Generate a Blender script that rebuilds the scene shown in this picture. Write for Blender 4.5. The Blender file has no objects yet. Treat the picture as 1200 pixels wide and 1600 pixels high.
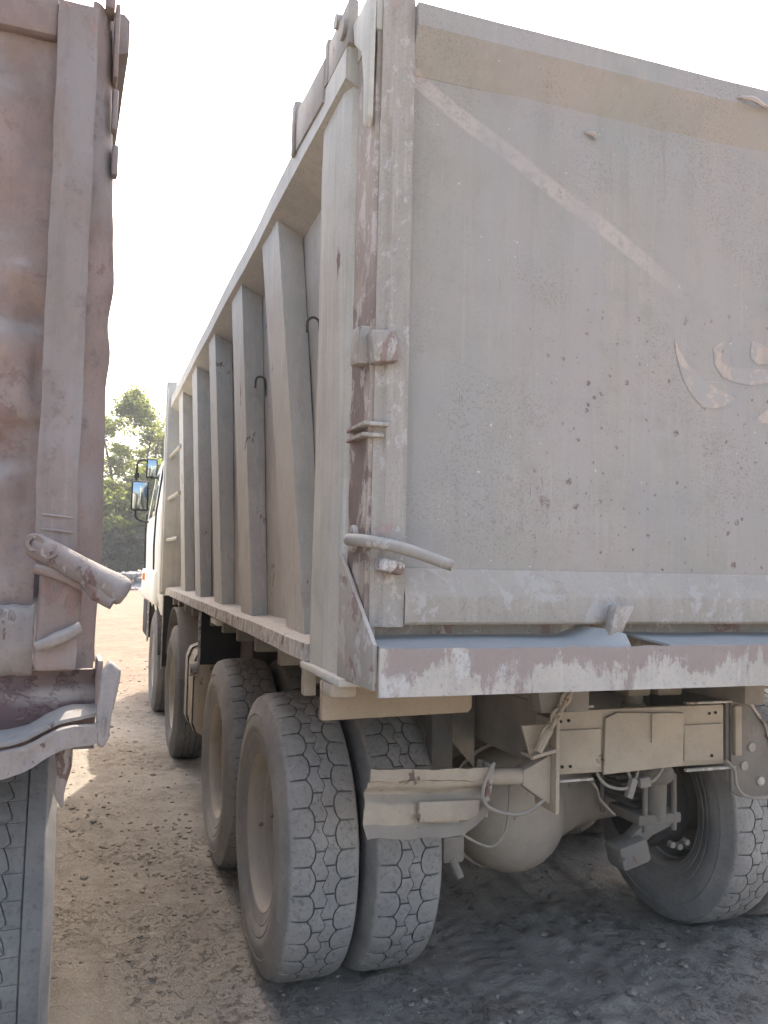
import bpy, bmesh, math, random
from mathutils import Vector, Matrix, noise
random.seed(7)
S = bpy.context.scene
COL = S.collection
R = math.radians
PI = math.pi

# ------------------------------------------------------------------ camera, sky, sun, exposure
cam = bpy.data.objects.new('camera', bpy.data.cameras.new('camera'))
COL.objects.link(cam)
S.camera = cam
cam.data.sensor_fit = 'VERTICAL'
cam.data.sensor_height = 32.0
cam.data.lens = 32.0 * 1320.0 / 1600.0
cam.data.clip_start = 0.05
cam.data.clip_end = 4000
cam.matrix_world = Matrix(((0.944653, -0.040589, -0.325552, 0.0),
                           (-0.327364, -0.051463, -0.943496, 0.0),
                           (0.021541, 0.997850, -0.061902, 1.6),
                           (0, 0, 0, 1)))
S.render.resolution_x = 768
S.render.resolution_y = 1024

SUN = Vector((0.26, 0.80, 1.02)).normalized()
elev = math.asin(SUN.z)
azim = math.atan2(SUN.x, SUN.y)
w = bpy.data.worlds.new("World")
S.world = w
w.use_nodes = True
nt = w.node_tree
for n in list(nt.nodes):
    nt.nodes.remove(n)
sky = nt.nodes.new('ShaderNodeTexSky')
sky.sky_type = 'NISHITA'
sky.sun_disc = False
sky.sun_elevation = elev
sky.sun_rotation = azim
sky.air_density = 1.0
sky.dust_density = 5.5
sky.ozone_density = 0.0
bg = nt.nodes.new('ShaderNodeBackground')
bg.inputs['Strength'].default_value = 0.15
out = nt.nodes.new('ShaderNodeOutputWorld')
nt.links.new(sky.outputs[0], bg.inputs[0])
nt.links.new(bg.outputs[0], out.inputs[0])
sl = bpy.data.lights.new('sun', 'SUN')
sl.energy = 2.0
sl.angle = R(0.55)
sl.color = (1.0, 0.93, 0.82)
so = bpy.data.objects.new('sun', sl)
COL.objects.link(so)
so.rotation_euler = SUN.to_track_quat('Z', 'Y').to_euler()
so.location = (3, 10, 12)
S.view_settings.view_transform = 'Standard'
S.view_settings.look = 'None'
S.view_settings.gamma = 1
S.view_settings.use_curve_mapping = False
S.view_settings.exposure = 2.15
S.cycles.max_bounces = 8
S.cycles.diffuse_bounces = 5


# ------------------------------------------------------------------ node helper
class NB:
    def __init__(s, name):
        s.m = bpy.data.materials.new(name)
        s.m.use_nodes = True
        s.t = s.m.node_tree
        s.b = s.t.nodes['Principled BSDF']
        s.tc = s.t.nodes.new('ShaderNodeTexCoord')
        s.P = s.tc.outputs['Object']

    def new(s, t): return s.t.nodes.new(t)

    def link(s, a, b):
        if hasattr(a, 'links') or hasattr(a, 'is_linked'):
            s.t.links.new(a, b)
        else:
            if isinstance(a, tuple) and len(a) == 3 and b.type == 'RGBA':
                a = (*a, 1)
            b.default_value = a

    def map(s, scale=(1, 1, 1), loc=(0, 0, 0), rot=(0, 0, 0), src=None):
        n = s.new('ShaderNodeMapping')
        s.link(src or s.P, n.inputs[0])
        n.inputs[1].default_value = loc
        n.inputs[2].default_value = rot
        n.inputs[3].default_value = scale
        return n.outputs[0]

    def noise(s, sc, det=6, rough=.55, vec=None, dist=0, col=False):
        n = s.new('ShaderNodeTexNoise')
        s.link(vec or s.P, n.inputs['Vector'])
        n.inputs['Scale'].default_value = sc
        n.inputs['Detail'].default_value = det
        n.inputs['Roughness'].default_value = rough
        n.inputs['Distortion'].default_value = dist
        return n.outputs['Color' if col else 'Fac']

    def vor(s, sc, vec=None, feat='F1', out='Distance'):
        n = s.new('ShaderNodeTexVoronoi')
        n.feature = feat
        s.link(vec or s.P, n.inputs['Vector'])
        n.inputs['Scale'].default_value = sc
        return n.outputs[out]

    def step(s, f, a, b, lo=0.0, hi=1.0):
        n = s.new('ShaderNodeMapRange')
        n.interpolation_type = 'SMOOTHSTEP'
        s.link(f, n.inputs[0])
        n.inputs[1].default_value = a
        n.inputs[2].default_value = b
        n.inputs[3].default_value = lo
        n.inputs[4].default_value = hi
        return n.outputs[0]

    def math(s, op, a, b=0.0, clamp=False):
        n = s.new('ShaderNodeMath')
        n.operation = op
        n.use_clamp = clamp
        s.link(a, n.inputs[0])
        s.link(b, n.inputs[1])
        return n.outputs[0]

    def mix(s, f, a, b, mode='MIX'):
        n = s.new('ShaderNodeMix')
        n.data_type = 'RGBA'
        n.blend_type = mode
        s.link(f, n.inputs[0])
        s.link(a, n.inputs[6])
        s.link(b, n.inputs[7])
        return n.outputs[2]

    def sep(s, v):
        n = s.new('ShaderNodeSeparateXYZ')
        s.link(v, n.inputs[0])
        return n.outputs

    def normal_z(s):
        g = s.new('ShaderNodeNewGeometry')
        return s.sep(g.outputs['Normal'])[2]

    def bump(s, h, strength=.4, dist=.01, prev=None):
        n = s.new('ShaderNodeBump')
        n.inputs['Strength'].default_value = strength
        n.inputs['Distance'].default_value = dist
        s.link(h, n.inputs['Height'])
        if prev is not None:
            s.link(prev, n.inputs['Normal'])
        return n.outputs[0]

    def done(s, col, rough=.85, normal=None, metallic=0.0, spec=.25):
        s.link(col, s.b.inputs['Base Color'])
        s.link(rough, s.b.inputs['Roughness'])
        s.b.inputs['Metallic'].default_value = metallic
        s.b.inputs['Specular IOR Level'].default_value = spec
        if normal is not None:
            s.link(normal, s.b.inputs['Normal'])
        return s.m


RUST = (0.10, 0.055, 0.045)
RUST2 = (0.17, 0.10, 0.08)
DUST = (0.40, 0.365, 0.335)


def dusty(name, c1, c2, rust=0.0, rscale=7, streak=.5, chips=0.0, chipcol=(0.5, 0.46, 0.43), dustcol=DUST,
          dust=.75, speck=.5, rustcol=RUST, extra=None, bump=.35, rough=.8):
    """weathered paint under road dust; rust/chips are 0..1 coverage"""
    warm = lambda c: (c[0] * 1.03, c[1], c[2] * .92)
    c1, c2, dustcol = warm(c1), warm(c2), warm(dustcol)
    k = NB(name)
    big = k.noise(1.3, 6, .6)
    col = k.mix(k.step(big, .38, .62), c1, c2)
    st = k.noise(1.0, 6, .65, vec=k.map((26, 26, 1.1)))
    col = k.mix(k.math('MULTIPLY', k.step(st, .5, .72), streak * .55), col, tuple(x * .62 for x in c1))
    st2 = k.noise(1.0, 5, .6, vec=k.map((60, 60, 2.2), (3, 1, 5)))
    col = k.mix(k.math('MULTIPLY', k.step(st2, .52, .7), streak * .5), col, tuple(min(1, x * 1.3 + .02) for x in c2))
    med = k.noise(9, 8, .7)
    col = k.mix(k.math('MULTIPLY', k.step(med, .45, .7), .35), col, tuple(x * .75 for x in c2))
    fine = k.noise(120, 3, .6)
    col = k.mix(k.math('MULTIPLY', k.step(fine, .52, .72), speck * .35), col, (0.13, 0.115, 0.11))
    hgt = k.math('ADD', k.math('MULTIPLY', med, .6), k.math('MULTIPLY', fine, .12))
    if chips > 0:
        cn = k.noise(rscale * 1.7, 12, .72, vec=k.map((1, 1, .7), (7, 3, 1)), dist=.3)
        cm = k.step(cn, .61 - chips * .22, .645 - chips * .22)
        col = k.mix(k.math('MULTIPLY', cm, .8), col, chipcol)
    if rust > 0:
        rn = k.noise(rscale, 12, .7, vec=k.map((1, 1, .6)), dist=.4)
        rm = k.step(rn, .66 - rust * .28, .675 - rust * .28)
        rc = k.mix(k.noise(30, 5), rustcol, tuple(x * 1.9 for x in rustcol))
        col = k.mix(k.math('MULTIPLY', rm, .85), col, rc)
        hgt = k.math('SUBTRACT', hgt, k.math('MULTIPLY', rm, .35))
    if extra:
        col, hgt = extra(k, col, hgt)
    nz = k.normal_z()
    dm = k.math('MULTIPLY', k.step(nz, .12, .75), k.step(k.noise(14, 6, .7), .2, .55))
    col = k.mix(k.math('MULTIPLY', dm, dust), col, dustcol)
    return k.done(col, rough, k.bump(hgt, bump, .006))


# ------------------------------------------------------------------ mesh helpers
class MB:
    """collects faces, then becomes ONE mesh object"""

    def __init__(s):
        s.b = bmesh.new()

    def box(s, x0, x1, y0, y1, z0, z1, bev=.004, rot=None, pivot=None):
        t = bmesh.new()
        bmesh.ops.create_cube(t, size=1)
        for v in t.verts:
            v.co = Vector(((x0 + x1) / 2 + v.co.x * (x1 - x0), (y0 + y1) / 2 + v.co.y * (y1 - y0), (z0 + z1) / 2 + v.co.z * (z1 - z0)))
        if bev:
            bmesh.ops.bevel(t, geom=t.edges[:], offset=bev, segments=2, affect='EDGES', profile=.5)
        if rot:
            pv = Vector(pivot) if pivot else Vector(((x0 + x1) / 2, (y0 + y1) / 2, (z0 + z1) / 2))
            bmesh.ops.rotate(t, verts=t.verts, cent=pv, matrix=rot)
        s._take(t)
        return s

    def _take(s, t):
        me = bpy.data.meshes.new('tmp')
        t.to_mesh(me)
        t.free()
        s.b.from_mesh(me)
        bpy.data.meshes.remove(me)

    def prism(s, pts, vec, bev=0.0, seg=2):
        """pts: planar outline (3D), extruded by vec"""
        t = bmesh.new()
        vs = [t.verts.new(Vector(p)) for p in pts]
        f = t.faces.new(vs)
        r = bmesh.ops.extrude_face_region(t, geom=[f])
        nv = [e for e in r['geom'] if isinstance(e, bmesh.types.BMVert)]
        bmesh.ops.translate(t, verts=nv, vec=Vector(vec))
        bmesh.ops.recalc_face_normals(t, faces=t.faces)
        if bev:
            bmesh.ops.bevel(t, geom=t.edges[:], offset=bev, segments=seg, affect='EDGES', profile=.5)
        s._take(t)
        return s

    def hexa(s, p, bev=.004):
        """8 corner points: bottom 4 ccw, top 4 ccw"""
        t = bmesh.new()
        v = [t.verts.new(Vector(q)) for q in p]
        for f in ((3, 2, 1, 0), (4, 5, 6, 7), (0, 1, 5, 4), (1, 2, 6, 5), (2, 3, 7, 6), (3, 0, 4, 7)):
            t.faces.new([v[i] for i in f])
        bmesh.ops.recalc_face_normals(t, faces=t.faces)
        if bev:
            bmesh.ops.bevel(t, geom=t.edges[:], offset=bev, segments=2, affect='EDGES', profile=.5)
        s._take(t)
        return s

    def tube(s, pts, r, seg=12, cap=True, radii=None, smooth=True):
        pts = [Vector(p) for p in pts]
        if smooth and len(pts) > 2:
            q = []
            for i in range(len(pts) - 1):
                p0 = pts[max(i - 1, 0)]
                p1, p2 = pts[i], pts[i + 1]
                p3 = pts[min(i + 2, len(pts) - 1)]
                for j in range(5):
                    t = j / 5
                    q.append(.5 * ((2 * p1) + (-p0 + p2) * t + (2 * p0 - 5 * p1 + 4 * p2 - p3) * t * t + (-p0 + 3 * p1 - 3 * p2 + p3) * t ** 3))
            q.append(pts[-1])
            if radii:
                rr = []
                for i in range(len(radii) - 1):
                    for j in range(5):
                        rr.append(radii[i] + (radii[i + 1] - radii[i]) * j / 5)
                radii = rr + [radii[-1]]
            pts = q
        rings = []
        up = None
        for i, p in enumerate(pts):
            d = (pts[min(i + 1, len(pts) - 1)] - pts[max(i - 1, 0)]).normalized()
            if up is None:
                up = Vector((0, 0, 1)) if abs(d.z) < .9 else Vector((1, 0, 0))
            a = d.cross(up).normalized()
            up = a.cross(d).normalized()
            rad = radii[i] if radii else r
            rings.append([s.b.verts.new(p + (a * math.cos(k * 2 * PI / seg) + up * math.sin(k * 2 * PI / seg)) * rad) for k in range(seg)])
        for a, b in zip(rings, rings[1:]):
            for k in range(seg):
                s.b.faces.new((a[k], a[(k + 1) % seg], b[(k + 1) % seg], b[k]))
        if cap:
            s.b.faces.new(rings[0][::-1])
            s.b.faces.new(rings[-1])
        return s

    def lathe(s, prof, c=(0, 0, 0), axis='x', seg=64, closed=False, capends=False):
        """prof: (along, radius)"""
        c = Vector(c)
        rings = []
        for a, r in prof:
            ring = []
            for k in range(seg):
                t = 2 * PI * k / seg
                u, v = r * math.cos(t), r * math.sin(t)
                o = {'x': (a, u, v), 'y': (v, a, u), 'z': (u, v, a)}[axis]
                ring.append(s.b.verts.new(c + Vector(o)))
            rings.append(ring)
        pairs = list(zip(rings, rings[1:]))
        if closed:
            pairs.append((rings[-1], rings[0]))
        for a, b in pairs:
            for k in range(seg):
                s.b.faces.new((a[k], b[k], b[(k + 1) % seg], a[(k + 1) % seg]))
        if capends:
            s.b.faces.new(rings[0])
            s.b.faces.new(rings[-1][::-1])
        return s

    def grid(s, fn, nu, nv):
        g = [[s.b.verts.new(Vector(fn(i / nu, j / nv))) for j in range(nv + 1)] for i in range(nu + 1)]
        for i in range(nu):
            for j in range(nv):
                s.b.faces.new((g[i][j], g[i + 1][j], g[i + 1][j + 1], g[i][j + 1]))
        return g

    def shell(s, fn, nu, nv, vec):
        """a sheet with thickness vec"""
        vec = Vector(vec)
        a = s.grid(fn, nu, nv)
        b = [[s.b.verts.new(v.co + vec) for v in row] for row in a]
        for i in range(nu):
            for j in range(nv):
                s.b.faces.new((b[i][j], b[i][j + 1], b[i + 1][j + 1], b[i + 1][j]))
        for i in range(nu):
            s.b.faces.new((a[i][0], b[i][0], b[i + 1][0], a[i + 1][0]))
            s.b.faces.new((a[i][nv], a[i + 1][nv], b[i + 1][nv], b[i][nv]))
        for j in range(nv):
            s.b.faces.new((a[0][j], a[0][j + 1], b[0][j + 1], b[0][j]))
            s.b.faces.new((a[nu][j], b[nu][j], b[nu][j + 1], a[nu][j + 1]))
        bmesh.ops.recalc_face_normals(s.b, faces=s.b.faces)
        return s

    def crumple(s, amp, sc, sub=0):
        if sub:
            bmesh.ops.subdivide_edges(s.b, edges=s.b.edges[:], cuts=sub, use_grid_fill=True)
        for v in s.b.verts:
            n_ = noise.noise_vector(v.co * sc) + noise.noise_vector(v.co * sc * 2.7) * .45
            v.co += n_ * amp
        return s

    def build(s, name, mat, parent=None, smooth=35, label=None, origin=(0, 0, 0), local=False):
        o_ = Vector(origin)
        if parent is not None and not local:
            o_ = Vector(ORIG[parent.name])
        for v in s.b.verts:
            v.co -= o_
        me = bpy.data.meshes.new(name)
        s.b.to_mesh(me)
        s.b.free()
        me.materials.append(mat)
        if smooth:
            me.polygons.foreach_set('use_smooth', [True] * len(me.polygons))
            try:
                me.set_sharp_from_angle(angle=R(smooth))
            except Exception:
                pass
        o = bpy.data.objects.new(name, me)
        COL.objects.link(o)
        if parent is not None:
            o.parent = parent
            if not local:
                ORIG[o.name] = tuple(o_)
        if label:
            o['label'] = label
        if parent is None:
            o.location = o_
        return o


ORIG = {}


def thing(name, loc, label, cat, group=None, rz=0):
    o = bpy.data.objects.new(name, None)
    COL.objects.link(o)
    o.empty_display_size = .3
    o.location = loc
    o.rotation_euler = (0, 0, rz)
    o['label'] = label
    o['category'] = cat
    if group:
        o['group'] = group
    ORIG[o.name] = tuple(loc)
    return o


def ns(p, sc, oct_=4):
    return noise.fractal(Vector(p) * sc, 1.0, 2.0, oct_)


# ------------------------------------------------------------------ materials
BODY1 = (0.335, 0.300, 0.275)
BODY2 = (0.270, 0.255, 0.240)
m_body = dusty('dusty body paint', BODY1, BODY2, rust=.12, rscale=6, streak=.8)
m_side = dusty('dusty side paint', (0.475, 0.46, 0.435), (0.395, 0.385, 0.365), rust=.05, streak=1.0)
m_rail = dusty('dusty rail', (0.36, 0.34, 0.315), (0.29, 0.27, 0.25), rust=.35, rscale=16, streak=.3, chips=.5)
m_worn = dusty('chipped worn metal', (0.32, 0.29, 0.27), (0.27, 0.25, 0.235), rust=.35, rscale=9, streak=.5, chips=.3, chipcol=(.40, .365, .335), rustcol=(.15, .10, .085), bump=.6)
m_stile = dusty('worn stile paint', (0.335, 0.30, 0.28), (0.29, 0.268, 0.25), rust=.22, rscale=19, streak=.9, chips=.22, chipcol=(.395, .36, .33), rustcol=(.235, .17, .15), speck=1.0, bump=.6)
def strip_extra(k, col, hgt):
    z = k.sep(k.P)[2]
    zone = k.math('MULTIPLY', k.step(z, 1.35, 1.6), k.step(z, 2.2, 2.55, 1, 0))
    n = k.noise(9, 12, .68, vec=k.map((1, 1, .55), (2, 1, 4)), dist=.4)
    f = k.math('MULTIPLY', k.step(n, .47, .485), zone)
    col = k.mix(k.math('MULTIPLY', f, .85), col, k.mix(k.noise(30, 5), (.125, .085, .08), (.19, .14, .125)))
    return col, k.math('SUBTRACT', hgt, k.math('MULTIPLY', f, .3))


m_rusty = dusty('rusty strip', (0.34, 0.285, 0.25), (0.28, 0.24, 0.215), rust=.1, rscale=7, extra=strip_extra, rustcol=(.14, .095, .085), streak=.4, chips=.4, chipcol=(.42, .37, .34), bump=.6)
def lip_extra(k, col, hgt):
    # brown primer shows through the pale worn coat in runs and blotches
    a = k.noise(1.0, 10, .72, vec=k.map((5, 5, 2.2), (3, 0, 0)), dist=.2)
    b = k.noise(1.0, 8, .7, vec=k.map((34, 34, 5)))
    z = k.sep(k.P)[2]
    m = k.math('ADD', k.math('MULTIPLY', a, .7), k.math('MULTIPLY', b, .2))
    m = k.math('ADD', m, k.math('MULTIPLY', k.noise(38, 8, .75), .1))
    m = k.math('ADD', m, k.step(z, 1.28, 1.39, -.045, .05))
    f = k.step(m, .49, .53)
    col = k.mix(k.math('MULTIPLY', f, .85), col, k.mix(k.noise(24, 6, .7), (.285, .225, .20), (.225, .178, .16)))
    sp = k.step(k.noise(55, 6, .75), .60, .63)
    col = k.mix(k.math('MULTIPLY', sp, .5), col, (.2, .15, .14))
    return col, k.math('SUBTRACT', hgt, k.math('MULTIPLY', f, .2))


m_lip = dusty('bumper lip', (0.43, 0.40, 0.38), (0.36, 0.335, 0.315), rust=.0, rscale=5, streak=.6, chips=.2, chipcol=(.45, .42, .395), extra=lip_extra, bump=.6)
m_ledge = dusty('dusty bottom beam', (0.345, 0.312, 0.282), (0.29, 0.262, 0.238), rust=.1, rscale=8, streak=.7, chips=.35, chipcol=(.37, .34, .31), speck=1.0, rustcol=(.22, .175, .155), dustcol=(.335, .305, .275), bump=.6)
m_shelf = dusty('shelf plate', (0.30, 0.30, 0.30), (0.27, 0.27, 0.27), rust=.1, streak=.1, dustcol=(.33, .335, .335), dust=.5)
m_under = dusty('underbody dust', (0.25, 0.225, 0.205), (0.17, 0.16, 0.15), rust=.05, rscale=8, streak=.3, dustcol=(.25, .23, .21))
m_dark = dusty('dark dusty steel', (0.12, 0.115, 0.11), (0.085, 0.08, 0.08), rust=.2, rscale=8, dustcol=(.18, .165, .15), dust=.6)
m_tan = dusty('mud coated steel', (0.385, 0.335, 0.28), (0.32, 0.275, 0.23), rust=.08, rscale=7, streak=.1, bump=.8, dustcol=(.36, .31, .265))
m_plank = dusty('mud coated board', (0.31, 0.255, 0.20), (0.28, 0.23, 0.18), rust=.0, streak=.05, bump=.9, dustcol=(.36, .31, .265))
m_axle = dusty('dusty axle casing', (0.39, 0.345, 0.30), (0.31, 0.275, 0.245), rust=.1, streak=.0, bump=.5)
m_mark = dusty('faded painted emblem', (0.425, 0.35, 0.31), (0.375, 0.325, 0.29), rust=.0, streak=.9, chips=.6, chipcol=(.31, .29, .27), speck=.6)
m_rim = dusty('dusty rim', (0.38, 0.335, 0.29), (0.29, 0.26, 0.23), rust=.15, streak=.0, bump=.4)
m_cabw = dusty('white cab paint', (0.72, 0.72, 0.70), (0.64, 0.64, 0.62), rust=.0, streak=.3, speck=.1, bump=.1, dustcol=(.6, .57, .52), dust=.4, rough=.5)
def grime(k, col, hgt):
    a = k.noise(3.2, 8, .65, vec=k.map((1, 1, .7), (5, 2, 1)))
    col = k.mix(k.math('MULTIPLY', k.step(a, .48, .62), .6), col, (0.255, 0.235, 0.228))
    b = k.noise(11, 10, .75, vec=k.map((1, 1, 1), (1, 7, 1)))
    col = k.mix(k.math('MULTIPLY', k.step(b, .54, .64), .55), col, (0.15, 0.105, 0.098))
    c = k.noise(2.0, 6, .6, vec=k.map((1, 1, 1), (1, 2, 9)))
    col = k.mix(k.math('MULTIPLY', k.step(c, .55, .68), .5), col, (0.29, 0.175, 0.15))
    return col, k.math('ADD', hgt, k.math('MULTIPLY', b, .8))


m_redb = dusty('red brown dusty paint', (0.275, 0.212, 0.198), (0.20, 0.152, 0.142), rust=.25, rscale=4, streak=.5, speck=1.0, bump=.6, rustcol=(.15, .095, .08), dustcol=(.33, .30, .285), extra=grime)
m_redg = dusty('grey over red paint', (0.238, 0.208, 0.203), (0.215, 0.172, 0.163), rust=.2, rscale=4, streak=.7, speck=.6, bump=.5, rustcol=(.2, .125, .11), dustcol=(.35, .32, .31), extra=grime)
m_pipe = dusty('rust brown dusty pipe', (0.245, 0.205, 0.195), (0.185, 0.148, 0.14), rust=.25, rscale=22, streak=.1, speck=1.0, chips=.15, chipcol=(.31, .28, .265), extra=grime, bump=1.0, dustcol=(.30, .27, .26))
m_sill = dusty('dark rusted sill', (0.15, 0.11, 0.105), (0.095, 0.07, 0.07), rust=.5, rscale=6, streak=.3, speck=1.0, rustcol=(.07, .045, .045), bump=.9)
m_redl = dusty('dust caked beam', (0.27, 0.238, 0.227), (0.215, 0.182, 0.172), rust=.2, rscale=14, streak=.5, speck=1.0, bump=1.0, dustcol=(.31, .29, .28))


def tail_extra(k, col, hgt):
    # object coordinates are relative to the truck's base; c = position on the tailgate
    x, y, z = k.sep(k.P)
    # long pale pinkish diagonal band from the upper left corner
    dx, dz = 0.772, -0.42
    L = math.hypot(dx, dz)
    nx, nz = -dz / L, dx / L
    x0, z0 = 0.792 - 1.90, 2.956
    wob = k.math('MULTIPLY', k.math('SUBTRACT', k.noise(3, 4), .5), .035)
    d = k.math('ADD', k.math('ADD', k.math('MULTIPLY', k.math('SUBTRACT', x, x0), nx), k.math('MULTIPLY', k.math('SUBTRACT', z, z0), nz)), wob)
    d = k.math('ABSOLUTE', d)
    band = k.math('MULTIPLY', k.step(d, .018, .03, 1, 0), k.step(k.noise(40, 6, .7), .3, .55))
    fade = k.step(x, -0.43, -0.08, 1, 0)
    col = k.mix(k.math('MULTIPLY', k.math('MULTIPLY', band, fade), .6), col, (0.47, 0.39, 0.345))
    # cloudy vertical wash marks
    wash = k.noise(1.0, 5, .6, vec=k.map((5, 5, .8), (2, 2, 9)))
    col = k.mix(k.math('MULTIPLY', k.step(wash, .46, .64), .5), col, (0.325, 0.288, 0.268))
    wash2 = k.noise(1.0, 5, .6, vec=k.map((4, 4, 1.2), (12, 2, 3)))
    col = k.mix(k.math('MULTIPLY', k.step(wash2, .48, .66), .45), col, (0.275, 0.267, 0.25))
    # rust pocks in the lower right
    vec = k.map((1, .0, 1), src=k.mix(.012, k.P, k.noise(40, 3, .5, col=True)))
    for sc, lo, seed, st in ((12, .62, 0, .75), (23, .55, 3.3, .8), (38, .5, 5.5, .7), (70, .55, 7.1, .55)):
        v2 = k.map((1, 0, 1), (seed, 0, seed), src=vec)
        n = k.new('ShaderNodeTexVoronoi')
        n.inputs['Scale'].default_value = sc
        k.link(v2, n.inputs['Vector'])
        rnd = k.sep(n.outputs['Color'])[0]
        rad = k.math('MULTIPLY', k.math('SUBTRACT', rnd, lo, True), .55)
        m = k.math('SUBTRACT', rad, n.outputs['Distance'])
        m = k.step(m, .0, .03)
        area = k.math('MULTIPLY', k.step(x, -.93, -.53), k.step(z, 2.25, 2.6, 1, 0))
        area = k.math('MULTIPLY', area, k.step(k.noise(3.5, 3, .5), .33, .47))
        brk = k.step(k.noise(120, 6, .8), .45, .50)
        col = k.mix(k.math('MULTIPLY', k.math('MULTIPLY', m, area), k.math('MULTIPLY', brk, st)), col, (0.115, 0.07, 0.06))
    # dark vertical flecks lower half
    fl = k.noise(1.0, 3, .6, vec=k.map((120, 120, 9), (1, 8, 2)))
    ar = k.step(k.noise(1.5, 3, .5), .45, .6)
    col = k.mix(k.math('MULTIPLY', k.math('MULTIPLY', k.step(fl, .68, .72), ar), .55), col, (0.12, 0.10, 0.095))
    # fine dark pepper in a broad patch
    pp = k.math('MULTIPLY', k.step(k.noise(150, 2, .5), .55, .62), k.step(k.noise(2.4, 3, .5, vec=k.map((1, 1, 1), (4, 4, 1))), .47, .62))
    col = k.mix(k.math('MULTIPLY', pp, .35), col, (0.17, 0.13, 0.12))
    rn = k.noise(1.0, 4, .6, vec=k.map((48, 48, 1.6), (6, 2, 2)))
    rm = k.math('MULTIPLY', k.step(rn, .64, .72), k.step(k.noise(1.1, 3, .5, vec=k.map((1, 1, 1), (2, 9, 5))), .46, .6))
    col = k.mix(k.math('MULTIPLY', rm, .3), col, (0.22, 0.17, 0.145))
    sc_ = k.noise(1.0, 3, .5, vec=k.map((2.5, 2.5, 70), (3, 2, 5), (0, .5, 0)))
    sm = k.math('MULTIPLY', k.step(sc_, .72, .76), k.step(k.noise(1.7, 3, .5, vec=k.map((1, 1, 1), (7, 9, 5))), .5, .6))
    col = k.mix(k.math('MULTIPLY', sm, .45), col, (0.43, 0.40, 0.37))
    # small bright nicks
    nk = k.step(k.noise(70, 2, .4, vec=k.map((1, 1, 1), (9, 0, 2))), .76, .78)
    col = k.mix(k.math('MULTIPLY', nk, .6), col, (0.6, 0.55, 0.5))
    return col, hgt


m_tail = dusty('tailgate sheet paint', (0.32, 0.293, 0.277), (0.29, 0.275, 0.26), rust=.0, rscale=6, streak=.45, extra=tail_extra, bump=.2)


def rubber(name, c, d, amt=.6):
    k = NB(name)
    a = k.noise(5, 6, .6)
    f = k.noise(60, 6, .7)
    col = k.mix(k.step(a, .3, .7), c, d)
    col = k.mix(k.math('MULTIPLY', k.step(f, .5, .7), amt), col, tuple(x * .6 for x in c))
    col = k.mix(k.math('MULTIPLY', k.step(k.noise(17, 8, .75), .55, .68), .35), col, tuple(min(1, x * 1.35) for x in d))
    return k.done(col, .82, k.bump(f, .5, .004), spec=.3)


m_tread = rubber('dusty tread rubber', (0.235, 0.222, 0.205), (0.31, 0.29, 0.262), .9)
m_tyre = rubber('dusty tyre sidewall', (0.20, 0.19, 0.18), (0.29, 0.268, 0.24), .4)
m_groove = rubber('tyre carcass', (0.11, 0.103, 0.094), (0.17, 0.158, 0.142), .3)
m_bwall = m_tyre
m_black = dusty('black plastic', (0.03, 0.03, 0.033), (0.022, 0.022, 0.024), streak=.1, speck=0, dustcol=(.2, .18, .16), dust=.5)
k = NB('mirror glass'); m_mirror = k.done((0.35, 0.40, 0.40), .08, metallic=1.0)
k = NB('window glass'); m_glass = k.done((0.03, 0.035, 0.04), .08, spec=.6)
k = NB('orange lens'); m_orange = k.done((0.85, 0.22, 0.03), .35)
m_cable = dusty('grey cable sheath', (0.30, 0.27, 0.245), (0.23, 0.21, 0.195), streak=0, speck=.4)


def ground_mat():
    k = NB('packed dusty earth')
    a = k.noise(.35, 8, .6)
    col = k.mix(k.step(a, .35, .65), (0.40, 0.355, 0.295), (0.35, 0.31, 0.26))
    # redder earth in the open yard, painted darker to offset the strong sun there
    yy = k.math('ADD', k.sep(k.P)[1], k.math('MULTIPLY', k.noise(.3, 4), 4.0))
    col = k.mix(k.step(yy, 10.0, 14.0), col, k.mix(k.noise(.5, 8, .65), (0.165, 0.118, 0.082), (0.205, 0.152, 0.108)))
    b = k.noise(4.5, 8, .7)
    col = k.mix(k.math('MULTIPLY', k.step(b, .42, .68), .55), col, (0.24, 0.205, 0.17))
    c = k.noise(45, 6, .7)
    col = k.mix(k.math('MULTIPLY', k.step(c, .52, .7), .35), col, (0.37, 0.30, 0.23))
    d = k.noise(160, 3, .6)
    col = k.mix(k.math('MULTIPLY', k.step(d, .6, .75), .35), col, (0.13, 0.11, 0.095))
    fl = k.noise(22, 10, .8, vec=k.map((1, .8, 1), (4, 1, 0)), dist=1.2)
    patch = k.step(k.noise(1.1, 5, .6, vec=k.map((1, 1, 1), (8, 3, 0))), .44, .6)
    cr = k.math('MULTIPLY', k.step(fl, .53, .60), patch)
    col = k.mix(k.math('MULTIPLY', cr, .45), col, (0.18, 0.15, 0.12))
    b = k.math('SUBTRACT', b, k.math('MULTIPLY', cr, .35))
    h = k.math('ADD', k.math('MULTIPLY', b, .5), k.math('ADD', k.math('MULTIPLY', c, .35), k.math('MULTIPLY', d, .15)))
    return k.done(col, .95, k.bump(h, .9, .06), spec=.1)


m_ground = ground_mat()
k = NB('earth clods')
m_clod = k.done(k.mix(k.noise(3, 5), (0.33, 0.285, 0.23), (0.24, 0.205, 0.17)), .95, k.bump(k.noise(60, 5), .6, .01), spec=.1)
k = NB('rubble stone')
m_rubble = k.done(k.mix(k.noise(.9, 6), (0.30, 0.28, 0.26), (0.18, 0.17, 0.165)), .95, k.bump(k.noise(9, 6), .8, .1), spec=.1)
k = NB('tree bark')
m_bark = k.done(k.mix(k.noise(8, 6, vec=k.map((4, 4, .6))), (0.16, 0.12, 0.09), (0.08, 0.065, 0.055)), .95, spec=.1)


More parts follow.
